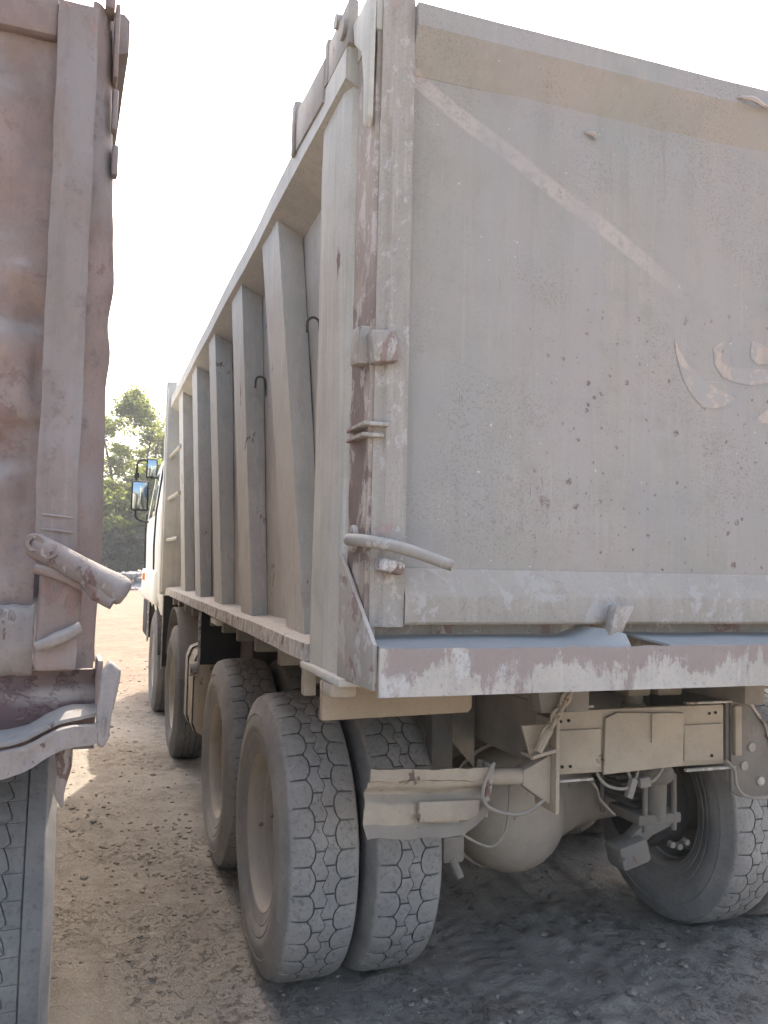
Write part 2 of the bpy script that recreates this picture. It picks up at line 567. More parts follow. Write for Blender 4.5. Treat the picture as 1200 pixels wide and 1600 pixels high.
def leaf_mat(name, c1, c2, tr):
    k = NB(name)
    col = k.mix(k.noise(.5, 5, .7), c1, c2)
    k.done(col, .7, spec=.2)
    tl = k.new('ShaderNodeBsdfTranslucent')
    k.link(k.mix(.75, col, tr, 'MIX'), tl.inputs[0])
    mx = k.new('ShaderNodeMixShader')
    mx.inputs[0].default_value = .55
    o = [n for n in k.t.nodes if n.type == 'OUTPUT_MATERIAL'][0]
    k.t.links.new(k.b.outputs[0], mx.inputs[1])
    k.t.links.new(tl.outputs[0], mx.inputs[2])
    k.t.links.new(mx.outputs[0], o.inputs[0])
    return k.m


m_leaf = leaf_mat('sunlit leaves', (0.12, 0.135, 0.05), (0.09, 0.105, 0.042), (0.34, 0.38, 0.08))  # crown tops: sunlight put into the leaf colour
m_leaf_shaded = leaf_mat('shaded dusty grey green leaves', (0.12, 0.12, 0.095), (0.095, 0.097, 0.08), (0.17, 0.18, 0.11))  # lower crown: dust, plus shade put into the leaf colour

# ------------------------------------------------------------------ ground
TRACKS = [(-0.55, .17, .03), (0.35, .14, -.02), (1.45, .16, .06), (1.95, .15, .10), (4.2, .2, 0)]


def gheight(x, y):
    if y > 60 or abs(x) > 60:
        return .12 * noise.noise(Vector((x * .03, y * .03, 0)))
    d = math.hypot(x - 1, y - 3)
    h = .05 * noise.noise(Vector((x * .25, y * .25, 0))) * min(1, d / 12)
    if d < 25:
        w_ = max(0, 1 - d / 25)
        h += w_ * (.030 * noise.noise(Vector((x * 1.1, y * 1.1, 3.1))) + .018 * noise.noise(Vector((x * 4.1, y * 3.3, 1.7))))
    if d < 14:
        w2 = max(0, 1 - d / 14)
        n1 = noise.noise(Vector((x * 13, y * 11, .3)))
        n2 = noise.noise(Vector((x * 31, y * 27, 5.3)))
        ridg = max(0, noise.noise(Vector((x * 2.2, y * 1.7, 8.8))) + .05)
        h += w2 * (.007 * n1 + .004 * n2 + ridg * .05 * max(0, n1 + .2))
        for tx, tw, sl_ in TRACKS:
            cx = tx + sl_ * y + .05 * math.sin(y * .7 + tx)
            q = abs(x - cx)
            if q < tw + .05:
                prof = -0.014 * (1 - (q / (tw + .05)) ** 4) + (.012 if q > tw - .02 else 0)
                lug = math.sin((y + q * .55) * 2 * PI / .085)
                m = max(0, min(1, 1.2 * noise.noise(Vector((x, y * .5, 2.0))) + .75))
                h += w2 * (prof + (.006 * lug if q < tw - .02 else 0)) * m
    # keep every contact patch level
    return h


def axis_coords(a0, a1, fine, far, growth=1.16):
    v = []
    n = int((a1 - a0) / fine)
    v = [a0 + (a1 - a0) * i / n for i in range(n + 1)]
    s_ = fine
    p = a1
    up = []
    while p < far[1]:
        s_ *= growth
        p += s_
        up.append(p)
    s_ = fine
    p = a0
    dn = []
    while p > far[0]:
        s_ *= growth
        p -= s_
        dn.append(p)
    return dn[::-1] + v + up


xs = axis_coords(-1.6, 3.6, .018, (-900, 900))
ys = axis_coords(1.6, 9.0, .022, (-300, 2500), 1.1)
nx_, ny_ = len(xs), len(ys)
verts = [(x, y, gheight(x, y)) for y in ys for x in xs]
faces = [(j * nx_ + i, j * nx_ + i + 1, (j + 1) * nx_ + i + 1, (j + 1) * nx_ + i) for j in range(ny_ - 1) for i in range(nx_ - 1)]
me = bpy.data.meshes.new('ground')
me.from_pydata(verts, [], faces)
me.materials.append(m_ground)
me.polygons.foreach_set('use_smooth', [True] * len(me.polygons))
ground = bpy.data.objects.new('ground', me)
COL.objects.link(ground)
ground['kind'] = 'structure'


def rockmesh(bm, c, r, seed, flat=.6):
    t = bmesh.new()
    bmesh.ops.create_icosphere(t, subdivisions=1, radius=1)
    rz = Matrix.Rotation(seed * 1.7, 3, 'Z')
    for v in t.verts:
        f = 1 + .35 * noise.noise(v.co * 1.7 + Vector((seed, seed * 2, 0)))
        v.co = rz @ Vector((v.co.x * r * f * 1.25, v.co.y * r * f, v.co.z * r * f * flat))
        v.co += Vector(c)
    me_ = bpy.data.meshes.new('t')
    t.to_mesh(me_)
    t.free()
    bm.from_mesh(me_)
    bpy.data.meshes.remove(me_)


mb = MB()
rr = random.Random(3)
clusters = [(.35, 4.9, .45, 90), (-.15, 5.3, .5, 60), (0.55, 4.4, .25, 60), (.45, 3.7, .3, 20), (0.1, 9.5, 1.6, 160), (1.7, 2.7, .8, 50), (.2, 12, 2.5, 150), (-.3, 3, .5, 30), (.1, 5, 1.6, 500), (1.6, 2.6, 1.6, 260), (.3, 8.5, 2.2, 260)]
for cx, cy, sp, n in clusters:
    for i in range(n):
        x = rr.gauss(cx, sp * .5)
        y = rr.gauss(cy, sp * .7)
        r = rr.uniform(.003, .013) * (1.6 if rr.random() < .12 else 1) * (1 + max(0, y - 6) * .12)
        rockmesh(mb.b, (x, y, gheight(x, y) + r * .15), r, rr.random() * 20, .55)
clods = mb.build('earth_clods', m_clod, smooth=0)
clods['kind'] = 'stuff'
clods['label'] = 'loose clods and pebbles scattered on the dusty ground'
clods['category'] = 'pebbles'


# ------------------------------------------------------------------ tyres (shared meshes, wheel axis = x, outer side = -x)
RT = .560
RG = .549


def carcass():
    p = [(-.088, .288), (-.112, .296), (-.122, .306), (-.127, .325), (-.135, .350), (-.1325, .354), (-.139, .365), (-.1455, .392), (-.1432, .396), (-.1475, .405), (-.1485, .43), (-.146, .455), (-.1425, .468),
         (-.1455, .474), (-.141, .486), (-.135, .505), (-.128, .525), (-.1245, .537), (-.121, .542), (-.110, .547), (-.06, RG), (0, RG + .001)]
    return p + [(-a, r) for a, r in p[-2::-1]]


def tread_pt(s_, th, r):
    rad = r - 2.2 * max(0, abs(s_) - .06) ** 2 / .12 * .12 - .35 * s_ * s_
    return Vector((s_, rad * math.cos(th), rad * math.sin(th)))


def block(bm, lf, rf, u0, u1, dth, nu=7, nsg=3, top=RT, deep=RG - .004):
    """one rubber block: left/right border functions of u, u in pitches"""
    rows = []
    for j in range(nu + 1):
        u = u0 + (u1 - u0) * j / nu
        a, b = lf(u), rf(u)
        row = []
        for i in range(nsg + 1):
            s_ = a + (b - a) * i / nsg
            s_ += .0022 * noise.noise(Vector((s_ * 60, u * 4.3, 1.0)))
            edge = (j in (0, nu)) or (i in (0, nsg))
            row.append(bm.verts.new(tread_pt(s_, u * dth, top - (.0022 if edge else 0) + .0022 * noise.noise(Vector((s_ * 45, u * 3.1, 7.0))))))
        rows.append(row)
    for j in range(nu):
        for i in range(nsg):
            bm.faces.new((rows[j][i], rows[j + 1][i], rows[j + 1][i + 1], rows[j][i + 1]))
    per = [rows[0][i] for i in range(nsg + 1)] + [rows[j][nsg] for j in range(1, nu + 1)] + [rows[nu][i] for i in range(nsg - 1, -1, -1)] + [rows[j][0] for j in range(nu - 1, 0, -1)]
    low = []
    for v in per:
        c = v.co
        rad = math.hypot(c.y, c.z)
        f = deep / rad if rad > deep else 1
        low.append(bm.verts.new((c.x, c.y * f, c.z * f)))
    n = len(per)
    for i in range(n):
        bm.faces.new((per[i], per[(i + 1) % n], low[(i + 1) % n], low[i]))


def lug_tyre():
    mb = MB()
    mb.lathe(carcass(), seg=96)
    NP = 35
    dth = 2 * PI / NP
    g = .0026

    def scal(u):   # scallop 0..1 with a cusp at whole numbers
        f = u - math.floor(u)
        return math.sqrt(max(0, 1 - (2 * f - 1) ** 2))

    def mid(u):
        f = (u * 2) % 1.0
        tri = 1 - abs(2 * ((u + .25) % 1.0) - 1)
        return (tri - .5) * .022
    EL = -.118
    for k_ in range(NP):
        # outer left lugs bulging to the middle
        block(mb.b, lambda u: EL, lambda u: -.066 + .030 * scal(u) - g, k_ + .035, k_ + .965, dth, 9)
        # right lugs, half a pitch on
        block(mb.b, lambda u: .066 - .030 * scal(u - .5) + g, lambda u: -EL, k_ + .535, k_ + 1.465, dth, 9)
        # centre columns
        block(mb.b, lambda u: -.066 + .030 * scal(u) + g, lambda u: mid(u) - g * .45, k_ + .53, k_ + 1.47, dth, 9)
        block(mb.b, lambda u: mid(u) + g * .45, lambda u: .066 - .030 * scal(u - .5) - g, k_ + .03, k_ + .97, dth, 9)
    return mb


def ring_strip(bm, lf, rf, NP, dth, per=6):
    n = NP * per
    A, B, C, D = [], [], [], []
    for j in range(n):
        u = j / per
        a, b = lf(u), rf(u)
        A.append(bm.verts.new(tread_pt(a, u * dth, RG - .004)))
        B.append(bm.verts.new(tread_pt(a + .0015, u * dth, RT)))
        C.append(bm.verts.new(tread_pt(b - .0015, u * dth, RT)))
        D.append(bm.verts.new(tread_pt(b, u * dth, RG - .004)))
    for j in range(n):
        q = (j + 1) % n
        for X_, Y_ in ((A, B), (B, C), (C, D)):
            bm.faces.new((X_[j], X_[q], Y_[q], Y_[j]))


def rib_tyre():
    mb = MB()
    mb.lathe(carcass(), seg=96)
    NP = 46
    dth = 2 * PI / NP
    zz = lambda u: (abs(2 * (u % 1) - 1) - .5) * .010
    g = .0028
    ed = [-.118, -.062, -.022, .022, .062, .118]
    for i in range(5):
        a, b = ed[i], ed[i + 1]
        lf = (lambda u, a=a: a) if i == 0 else (lambda u, a=a: a + zz(u) + g)
        rf = (lambda u, b=b: b) if i == 4 else (lambda u, b=b: b + zz(u) - g)
        ring_strip(mb.b, lf, rf, NP, dth)
    return mb


def road_tyre():
    """straight outer groove, stepped zigzag inner grooves"""
    mb = MB()
    mb.lathe(carcass(), seg=96)
    NP = 52
    dth = 2 * PI / NP

    def zz(u):
        f = u % 1
        return (f * 1.25 if f < .8 else (1 - f) * 5) * .018 - .009
    g = .0016
    cuts = [(-.120, None), (-.072, 's'), (-.030, 'z'), (.030, 'z'), (.072, 's'), (.120, None)]
    for i in range(5):
        a, ka = cuts[i]
        b, kb = cuts[i + 1]
        lf = lambda u, a=a, ka=ka: a + (zz(u) if ka == 'z' else 0) + (g if ka else 0)
        rf = lambda u, b=b, kb=kb: b + (zz(u) if kb == 'z' else 0) - (g if kb else 0)
        if i in (1, 2, 3):
            for k_ in range(NP):
                block(mb.b, lf, rf, k_ + .81, k_ + 1.79, dth, 6)
        else:
            ring_strip(mb.b, lf, rf, NP, dth, 5)
    return mb


def to_mesh(mb, name, mats):
    me = bpy.data.meshes.new(name)
    # faces on the carcass are the first ones made by lathe(); sidewall vs groove by radius
    mb.b.normal_update()
    bmesh.ops.recalc_face_normals(mb.b, faces=mb.b.faces)
    for f in mb.b.faces:
        c = f.calc_center_median()
        rad = math.hypot(c.y, c.z)
        if rad > RT - .0065 - .35 * c.x * c.x - 2.2 * max(0, abs(c.x) - .06) ** 2 and abs(f.normal.x) < .5:
            f.material_index = 0
        elif rad > .5405 and abs(c.x) < .1235:
            f.material_index = 2
        else:
            f.material_index = 1
    mb.b.to_mesh(me)
    mb.b.free()
    for m in mats:
        me.materials.append(m)
    me.polygons.foreach_set('use_smooth', [True] * len(me.polygons))
    me.set_sharp_from_angle(angle=R(38))
    return me


me_lug = to_mesh(lug_tyre(), 'tyre_lug', [m_tread, m_tyre, m_groove])
m_tread2 = rubber('greyer tread rubber', (0.125, 0.121, 0.114), (0.17, 0.163, 0.152), .7)
m_tyre2 = rubber('darker tyre sidewall', (0.10, 0.098, 0.095), (0.15, 0.142, 0.132), .4)
me_rib = to_mesh(rib_tyre(), 'tyre_rib', [m_tread2, m_tyre2, m_groove])
me_road = to_mesh(road_tyre(), 'tyre_road', [m_tread2, m_tyre, m_groove])

# rim: rolled flange, deep barrel, disc far inside, hub
mb = MB()
prof = [(-.100, .293), (-.118, .300), (-.123, .307), (-.119, .311), (-.110, .309), (-.104, .300)]
mb.lathe([(-.095, .288)] + [(-.108, .292), (-.121, .300), (-.124, .308), (-.119, .313), (-.110, .311)], seg=72)
mb.lathe([(-.119, .3065), (-.112, .293), (-.095, .284), (-.060, .281), (-.052, .272), (.02, .268), (.06, .262), (.075, .24), (.078, .19), (.070, .155), (.055, .150), (-.02, .145), (-.045, .135), (-.050, .06), (-.052, .001)], seg=72)
mb.lathe([(.119, .3065), (.112, .293), (.095, .284), (.080, .27), (.082, .24), (.086, .19), (.086, .02)], seg=72)
mb.lathe([(.095, .288), (.108, .292), (.121, .300), (.124, .308), (.119, .313), (.110, .311)], seg=72)
bmesh.ops.recalc_face_normals(mb.b, faces=mb.b.faces)
me_rim = bpy.data.meshes.new('rim')
mb.b.to_mesh(me_rim)
mb.b.free()
me_rim.materials.append(m_rim)
me_rim.polygons.foreach_set('use_smooth', [True] * len(me_rim.polygons))
me_rim.set_sharp_from_angle(angle=R(40))
mb = MB()
mb.lathe([(.078, .017), (.052, .017), (.050, .014), (.045, .013), (.035, .010), (.035, .001)], (0, 0, 0), seg=6)
me_nut = bpy.data.meshes.new('wheel_nut')
mb.b.to_mesh(me_nut)
mb.b.free()
me_nut.materials.append(m_under)


def wheel(root, x, y, z, flip, tyre_me, spin, nuts=False):
    """thing > wheel (rim) > tyre, wheel_nuts"""
    o = bpy.data.objects.new('wheel', me_rim)
    COL.objects.link(o)
    o.parent = root
    c = Vector((x, y, z)) - Vector(ORIG[root.name])
    o.location = c
    o.scale = (1, .965, .965)
    o.rotation_euler = (spin, 0, 0)
    if flip:
        o.rotation_euler = (spin, 0, PI)
    t = bpy.data.objects.new('tyre', tyre_me)
    COL.objects.link(t)
    t.parent = o
    if nuts:
        for i in range(10):
            a = i * 2 * PI / 10
            nu = bpy.data.objects.new('wheel_nut', me_nut)
            COL.objects.link(nu)
            nu.parent = o
            nu.location = (0, .205 * math.cos(a), .205 * math.sin(a))
    return o


# ------------------------------------------------------------------ common truck pieces
XL, XR = .66, 3.14
XC = (XL + XR) / 2


def both(fn):
    fn(lambda x: x)
    fn(lambda x: 2 * XC - x)


def shift(o, d):
    pass


def build_chassis(root, T, wys, tyre_rear, zc=.53, trk=1.095):
    yend = wys[-1] + 1.0
    """T(x,y,z) -> world point offset for this truck (translation only)"""
    dx, dy = T
    for sx in (-1, 1):
        xc = XC + dx + sx * .365
        mb = MB()
        mb.box(xc - .035, xc + .035, 2.56 + dy, yend, .905, 1.125, .006)
        mb.build('chassis_rail', m_under, root)
        mb = MB()
        mb.box(xc - .045, xc + .045, 2.45 + dy, yend - 2.4, 1.128, 1.262, .006)
        mb.build('body_subframe', m_under, root)
    for y in (3.0, 4.0, 5.2, 6.6):
        MB().box(XC + dx - .33, XC + dx + .33, y + dy, y + dy + .07, .93, 1.10, .004).build('crossmember', m_under, root)
    # wheels
    for i, y in enumerate(wys):
        if i < 2:
            for side in (-1, 1):
                a = XC + dx + side * trk
                b = XC + dx + side * (trk - .315)
                wheel(root, a, y, zc, side > 0, tyre_rear, .13 + i * .9 + side, side < 0)
                wheel(root, b, y, zc, side < 0, tyre_rear, .55 + i * .7 - side)
        else:
            for side in (-1, 1):
                a = XC + dx + side * 1.10
                wheel(root, a, y, zc, side < 0, me_rib, .3 * i)
                MB().lathe([(-.1, .17), (.1, .17)], (XC + dx + side * .86, y, zc), seg=32, capends=True).build('brake_drum', m_dark, root)
            MB().tube([(XC + dx - .9, y, zc), (XC + dx + .9, y, zc)], .05, 12, smooth=False).build('front_axle', m_dark, root)
    for i, y in enumerate(wys[:2]):
        # banjo casing with tapered arms and bowl
        mb = MB()
        cx = XC + dx - .165
        arm = [(-.62, .085), (-.45, .092), (-.34, .105), (-.26, .14), (-.20, .19), (-.12, .225), (0, .24), (.12, .225), (.20, .205), (.28, .165), (.36, .132), (.48, .112), (.70, .10)]
        mb.lathe([(a, r) for a, r in arm], (cx, y, .575), 'x', 48, capends=True)
        for v in mb.b.verts:
            q = v.co - Vector((cx, y, .575))
            if q.y > 0:
                v.co.y = y + q.y * .8
        # cover dome facing back, bulging down
        t = bmesh.new()
        bmesh.ops.create_uvsphere(t, u_segments=40, v_segments=20, radius=1)
        for v in t.verts:
            v.co = Vector((cx - .01 + v.co.x * .25, y - .07 + v.co.y * .29, .572 + v.co.z * .262))
        mb._take(t)
        ax = mb.build('axle_housing', m_axle, root)
        mb = MB()
        mb.lathe([(-.009, .245), (-.009, .272), (.009, .272), (.009, .245)], (cx - .01, y - .05, .575), 'y', 48, closed=True)
        mb.build('casing_flange', m_axle, ax)
        for side in (-1, 1):
            MB().lathe([(-.09, .19), (-.08, .205), (.08, .205), (.09, .19)], (XC + dx + side * .60, y, zc), seg=40, capends=True).build('brake_drum', m_dark, root)


def ribs_on_side(root, T, mat, panelmat, side, ln=5.45):
    """side -1: left side of the body, +1: mirrored right side"""
    dx, dy = T
    fx = (lambda x: x + dx) if side < 0 else (lambda x: 2 * XC - x + dx)
    # sheet
    mb = MB()
    sgn = 1 if side < 0 else -1
    mb.shell(lambda u, v: (fx(.784 - .010 * v + .006 * ns((u * 5.5, v * 2, side), 1.3)), 2.5 + dy + u * ln, 1.35 + v * 1.70), 60, 20, (sgn * .012, 0, 0))
    mb.build('side_sheet', mat, root)
    ribs = [(2.86, 3.14, 3.33, 3.66), (3.86, 4.16, 4.20, 4.52), (4.80, 5.10, 5.17, 5.45), (5.78, 6.06, 6.12, 6.40), (6.76, 7.04, 7.10, 7.42)]
    for a0, a1, b0, b1 in ribs:
        if b1 > 2.6 + ln:
            continue
        mb = MB()
        xo0, xo1, xi = .705, .662, .781
        p = [(fx(xo0), a0 + dy, 1.352), (fx(xi), a0 + .02 + dy, 1.352), (fx(xi), a1 - .02 + dy, 1.352), (fx(xo0), a1 + dy, 1.352),
             (fx(xo1), b0 + dy, 3.0), (fx(xi - .01), b0 + .02 + dy, 3.0), (fx(xi - .01), b1 - .02 + dy, 3.0), (fx(xo1), b1 + dy, 3.0)]
        mb.hexa(p, .003)
        mb.build('side_rib', mat, root, smooth=20)


LUGX = None

# =================================================================== MAIN TRUCK
truck = thing('dump_truck', (XC, 5.6, 0), 'large dust covered grey-beige dump truck with white cab, seen from its rear left corner', 'dump truck')
T0 = (0, 0)
build_chassis(truck, T0, (3.40, 4.64, 7.17, 9.38), me_lug)

# body floor
MB().box(XL + .03, XR - .03, 2.24, 7.98, 1.268, 1.335, .004).build('body_floor', m_under, truck)
for y in [2.75 + .5 * i for i in range(11)]:
    MB().box(XL + .05, XR - .05, y, y + .06, 1.20, 1.262, .003).build('floor_bearer', m_under, truck)

# side sheets, ribs, rails
ribs_on_side(truck, T0, m_side, m_body, -1)
ribs_on_side(truck, T0, m_side, m_body, 1)


def rails(fx, root, dy, mr, mt, ye=7.95):
    # bottom rail: sloped ledge with a rolled lip
    mb = MB()
    y0, y1 = 2.6 + dy, ye + dy
    pr = [(.648, 1.292), (.652, 1.346), (.668, 1.352), (.815, 1.364), (.815, 1.292)]
    n = 60
    rings = []
    for i in range(n + 1):
        y = y0 + (y1 - y0) * i / n
        rings.append([mb.b.verts.new((fx(x + .006 * ns((y, 2, 1), 1.5) * (x < .7)), y, z + .004 * ns((y, 5, x), 2))) for x, z in pr])
    m = len(pr)
    for a, b in zip(rings, rings[1:]):
        for k_ in range(m):
            mb.b.faces.new((a[k_], a[(k_ + 1) % m], b[(k_ + 1) % m], b[k_]))
    mb.b.faces.new(rings[0][::-1])
    mb.b.faces.new(rings[-1])
    bmesh.ops.recalc_face_normals(mb.b, faces=mb.b.faces)
    mb.build('bottom_rail', mr, root, smooth=25)
    mb = MB()
    y0 = 2.28 + dy
    pr = [(.640, 3.005), (.640, 3.095), (.655, 3.110), (.83, 3.110), (.83, 2.93), (.792, 2.93)]
    rings = []
    for i in range(n + 1):
        y = y0 + (y1 - y0) * i / n
        rings.append([mb.b.verts.new((fx(x + .004 * ns((y, 2, 7), 1.1)), y, z + .004 * ns((y, 5, 3), 1.0))) for x, z in pr])
    m = len(pr)
    for a, b in zip(rings, rings[1:]):
        for k_ in range(m):
            mb.b.faces.new((a[k_], a[(k_ + 1) % m], b[(k_ + 1) % m], b[k_]))
    mb.b.faces.new(rings[0][::-1])
    mb.b.faces.new(rings[-1])
    bmesh.ops.recalc_face_normals(mb.b, faces=mb.b.faces)
    mb.build('top_rail', mt, root, smooth=25)


rails(lambda x: x, truck, 0, m_rail, m_side)
rails(lambda x: 2 * XC - x, truck, 0, m_rail, m_side)


def corner_post(fx, root, dy, mpost, mstrip, mdark):
    # outer box post, gently creased; the top leans with the dent
    mb = MB()

    def pt(u, v):
        # u round the post: front face edge -> outer face -> rear bevel
        z = 1.29 + v * 1.77
        bend = .05 * max(0, (z - 2.45)) ** 2
        ys_ = [2.60, 2.59, 2.36 - bend, 2.31 - bend, 2.28]
        xs_ = [.80, .658, .656, .668, .70]
        i = min(3, int(u * 4))
        t = u * 4 - i
        return (fx(xs_[i] + (xs_[i + 1] - xs_[i]) * t + .003 * ns((u * 3, 0, z), 2.2)), ys_[i] + (ys_[i + 1] - ys_[i]) * t + dy, z)
    mb.grid(pt, 4, 50)
    # close it at the back
    g0 = [pt(0, j / 50) for j in range(51)]
    g1 = [pt(1, j / 50) for j in range(51)]
    a = [mb.b.verts.new(p) for p in g0]
    b = [mb.b.verts.new(p) for p in g1]
    for j in range(50):
        mb.b.faces.new((a[j], a[j + 1], b[j + 1], b[j]))
    bmesh.ops.remove_doubles(mb.b, verts=mb.b.verts, dist=.0005)
    bmesh.ops.holes_fill(mb.b, edges=mb.b.edges)
    bmesh.ops.recalc_face_normals(mb.b, faces=mb.b.faces)
    mb.build('corner_post', mpost, root, smooth=22)
    # rusty inner strip behind the post
    mb = MB()
    mb.shell(lambda u, v: (fx(.678 + .004 * ns((u, 3, v * 6), 2)), 2.27 - u * .165 + dy, 1.30 + v * 1.78), 8, 60, (.03 if fx(1) == 1 else -.03, 0, 0))
    mb.build('hinge_strip', mstrip, root, smooth=30)
    MB().hexa([(fx(.64), 2.20 + dy, 1.268), (fx(.74), 2.20 + dy, 1.268), (fx(.74), 2.64 + dy, 1.268), (fx(.64), 2.64 + dy, 1.268),
               (fx(.64), 2.20 + dy, 1.290), (fx(.74), 2.20 + dy, 1.290), (fx(.74), 2.64 + dy, 1.290), (fx(.64), 2.64 + dy, 1.290)], .004).build('post_foot', mpost, root)


MB().box(.672, .705, 2.10, 2.275, 3.05, 3.145, .004).build('post_cap', m_side, truck)
corner_post(lambda x: x, truck, 0, m_side, m_rusty, m_dark)
corner_post(lambda x: 2 * XC - x, truck, 0, m_side, m_rusty, m_dark)

# gusset plates from post to bumper
for fx in (lambda x: x, lambda x: 2 * XC - x):
    s_ = 1 if fx(1) == 1 else -1
    MB().prism([(fx(.655), 2.27, 1.285), (fx(.655), 2.27, 1.63), (fx(.668), 1.998, 1.40), (fx(.668), 1.995, 1.287)], (s_ * .012, 0, 0), .003).build('gusset_plate', m_worn, truck)

# bumper: fascia, shelf plates (torn near the middle)
mb = MB()
mb.shell(lambda u, v: (XL + .022 + u * (XR - XL - .044), 1.985 + .002 * ns((u * 9, v, 0), 2), 1.272 + v * .118 + (.004 * ns((u * 22, 4, 0), 1.4) if v > .9 else 0)), 140, 6, (0, .010, 0))
mb.build('bumper_fascia', m_lip, truck, smooth=40)


def shelf_left(u, v):
    x = XL + .03 + u * (1.425 - XL - .03)
    yb = 2.22
    e = max(0, (x - 1.27) / .155)
    yf = 1.995
    z = 1.3905 + v * .03
    if e > 0:
        cut = e * e * (3 - 2 * e)
        z -= .012 * cut * (1 - v)
        yb = 2.22 - .19 * cut
        z += .015 * math.sin(e * 3.1) * v
    y = yf + (yb - yf) * v
    return (x, y, z + .003 * ns((x * 4, y * 5, 0), 1))


mb = MB()
mb.shell(shelf_left, 70, 8, (0, 0, -.007))
sh = mb.build('shelf_plate', m_shelf, truck, smooth=40)


def shelf_right(u, v):
    x0 = 1.455 + (1 - v) * .09
    x = x0 + u * (XR - .03 - x0)
    y = 1.995 + .225 * v
    return (x, y, 1.3905 + .03 * v + .006 * math.exp(-(x - 1.5) * 9) + .003 * ns((x * 4, y * 5, 0), 1))


mb = MB()
mb.shell(shelf_right, 80, 8, (0, 0, -.007))
mb.build('shelf_plate', m_shelf, truck, smooth=40)
MB().box(XL + .05, XR - .05, 2.156, 2.26, 1.395, 1.47, .006).build('rear_sill', m_worn, truck)  # added plate closing the gap so sun cannot reach the shelf
MB().box(XL + .05, XR - .05, 2.228, 2.262, 1.27, 1.393, .003).build('rear_sill', m_worn, truck)

# ---- tailgate
tg = MB()


def sheet(u, v):
    x = .755 + u * (XR - .095 - .755)
    z = 1.54 + v * (3.05 - 1.54)
    e = min(u, 1 - u, v, 1 - v)
    b = min(1, e * 8)
    y = 2.138 + b * (.014 * ns((x * .9, 0, z * .8), 1.4) + .003 * ns((x, 2, z), 5) - .006)
    return (x, y, z)


tg.shell(sheet, 110, 80, (0, .012, 0))
gate = tg.build('tailgate', m_tail, truck, smooth=60)
for fx in (lambda x: x, lambda x: 2 * XC - x):
    m_ = 1 if fx(1) == 1 else -1
    # stile: lower narrow channel, upper wide plate
    mb = MB()
    mb.shell(lambda u, v: (fx(.690 + u * (.783 - .690)), 2.092 + .0035 * ns((u * 2, 1, v * 9), 1.2) + (.008 if u < .3 and v < .80 else 0), 1.437 + v * 1.715), 14, 90, (0, .055, 0))
    mb.build('stile', m_stile, gate, smooth=50)
# top beam: face and sloping underside
mb = MB()
nU = 90


def bp(x, kk):
    w_ = .004 * ns((x, 0, 0), 2.0)
    return [(x, 2.078 + w_, 3.138), (x, 2.074 + w_, 3.072), (x, 2.134, 2.965), (x, 2.152, 2.955), (x, 2.150, 3.138)][kk]


rows = [[mb.b.verts.new(bp(.785 + (XR - .13 - .785) * i / nU, j)) for j in range(5)] for i in range(nU + 1)]
for a, b in zip(rows, rows[1:]):
    for j in range(5):
        mb.b.faces.new((a[j], a[(j + 1) % 5], b[(j + 1) % 5], b[j]))
mb.b.faces.new(rows[0])
mb.b.faces.new(rows[-1][::-1])
bmesh.ops.recalc_face_normals(mb.b, faces=mb.b.faces)
mb.build('top_beam', m_tail, gate, smooth=25)
# bottom beam with dusty sloping ledge
mb = MB()


def bq(x, kk):
    w_ = .003 * ns((x, 7, 0), 2.5)
    return [(x, 2.132, 1.592), (x, 2.090 + w_, 1.523), (x, 2.087 + w_, 1.516), (x, 2.088 + w_, 1.450), (x, 2.094, 1.443), (x, 2.150, 1.443), (x, 2.150, 1.592)][kk]


rows = [[mb.b.verts.new(bq(.785 + (XR - .13 - .785) * i / nU, j)) for j in range(7)] for i in range(nU + 1)]
for a, b in zip(rows, rows[1:]):
    for j in range(7):
        mb.b.faces.new((a[j], a[(j + 1) % 7], b[(j + 1) % 7], b[j]))
mb.b.faces.new(rows[0])
mb.b.faces.new(rows[-1][::-1])
bmesh.ops.recalc_face_normals(mb.b, faces=mb.b.faces)
mb.build('bottom_beam', m_ledge, gate, smooth=25)
# torn lip on the top beam and a nick
MB().tube([(1.86, 2.074, 3.088), (1.90, 2.052, 3.080), (1.95, 2.058, 3.070), (1.99, 2.070, 3.078)], .008, 6, radii=[.003, .009, .007, .003]).build('torn_edge', m_rusty, gate)
MB().tube([(1.345, 2.126, 2.900), (1.362, 2.112, 2.893), (1.378, 2.122, 2.886)], .006, 6, radii=[.003, .008, .003]).build('weld_nick', m_rusty, gate)

# faded emblem (flat paint, a whisker proud of the sheet)
emb = [
    [(1.672, 2.314), (1.677, 2.271), (1.693, 2.219), (1.712, 2.175), (1.741, 2.141), (1.777, 2.11), (1.818, 2.108), (1.858, 2.117), (1.9, 2.141), (1.905, 2.151), (1.87, 2.159), (1.821, 2.179), (1.777, 2.197), (1.746, 2.224), (1.712, 2.249), (1.686, 2.286)],
    [(1.819, 2.30), (1.826, 2.246), (1.855, 2.212), (1.90, 2.198), (1.963, 2.193), (2.027, 2.207), (2.132, 2.244), (2.17, 2.33), (2.13, 2.39), (2.13, 2.34), (2.132, 2.287), (2.027, 2.251), (1.943, 2.247), (1.88, 2.245), (1.851, 2.258), (1.851, 2.289), (1.881, 2.347)],
    [(1.96, 2.285), (1.99, 2.262), (2.04, 2.272), (2.05, 2.31), (2.01, 2.33), (1.97, 2.34)],
    [(1.975, 2.075), (1.988, 2.093), (2.026, 2.12), (2.131, 2.181), (2.20, 2.26), (2.22, 2.20), (2.15, 2.12), (2.08, 2.083), (2.026, 2.076)],
]
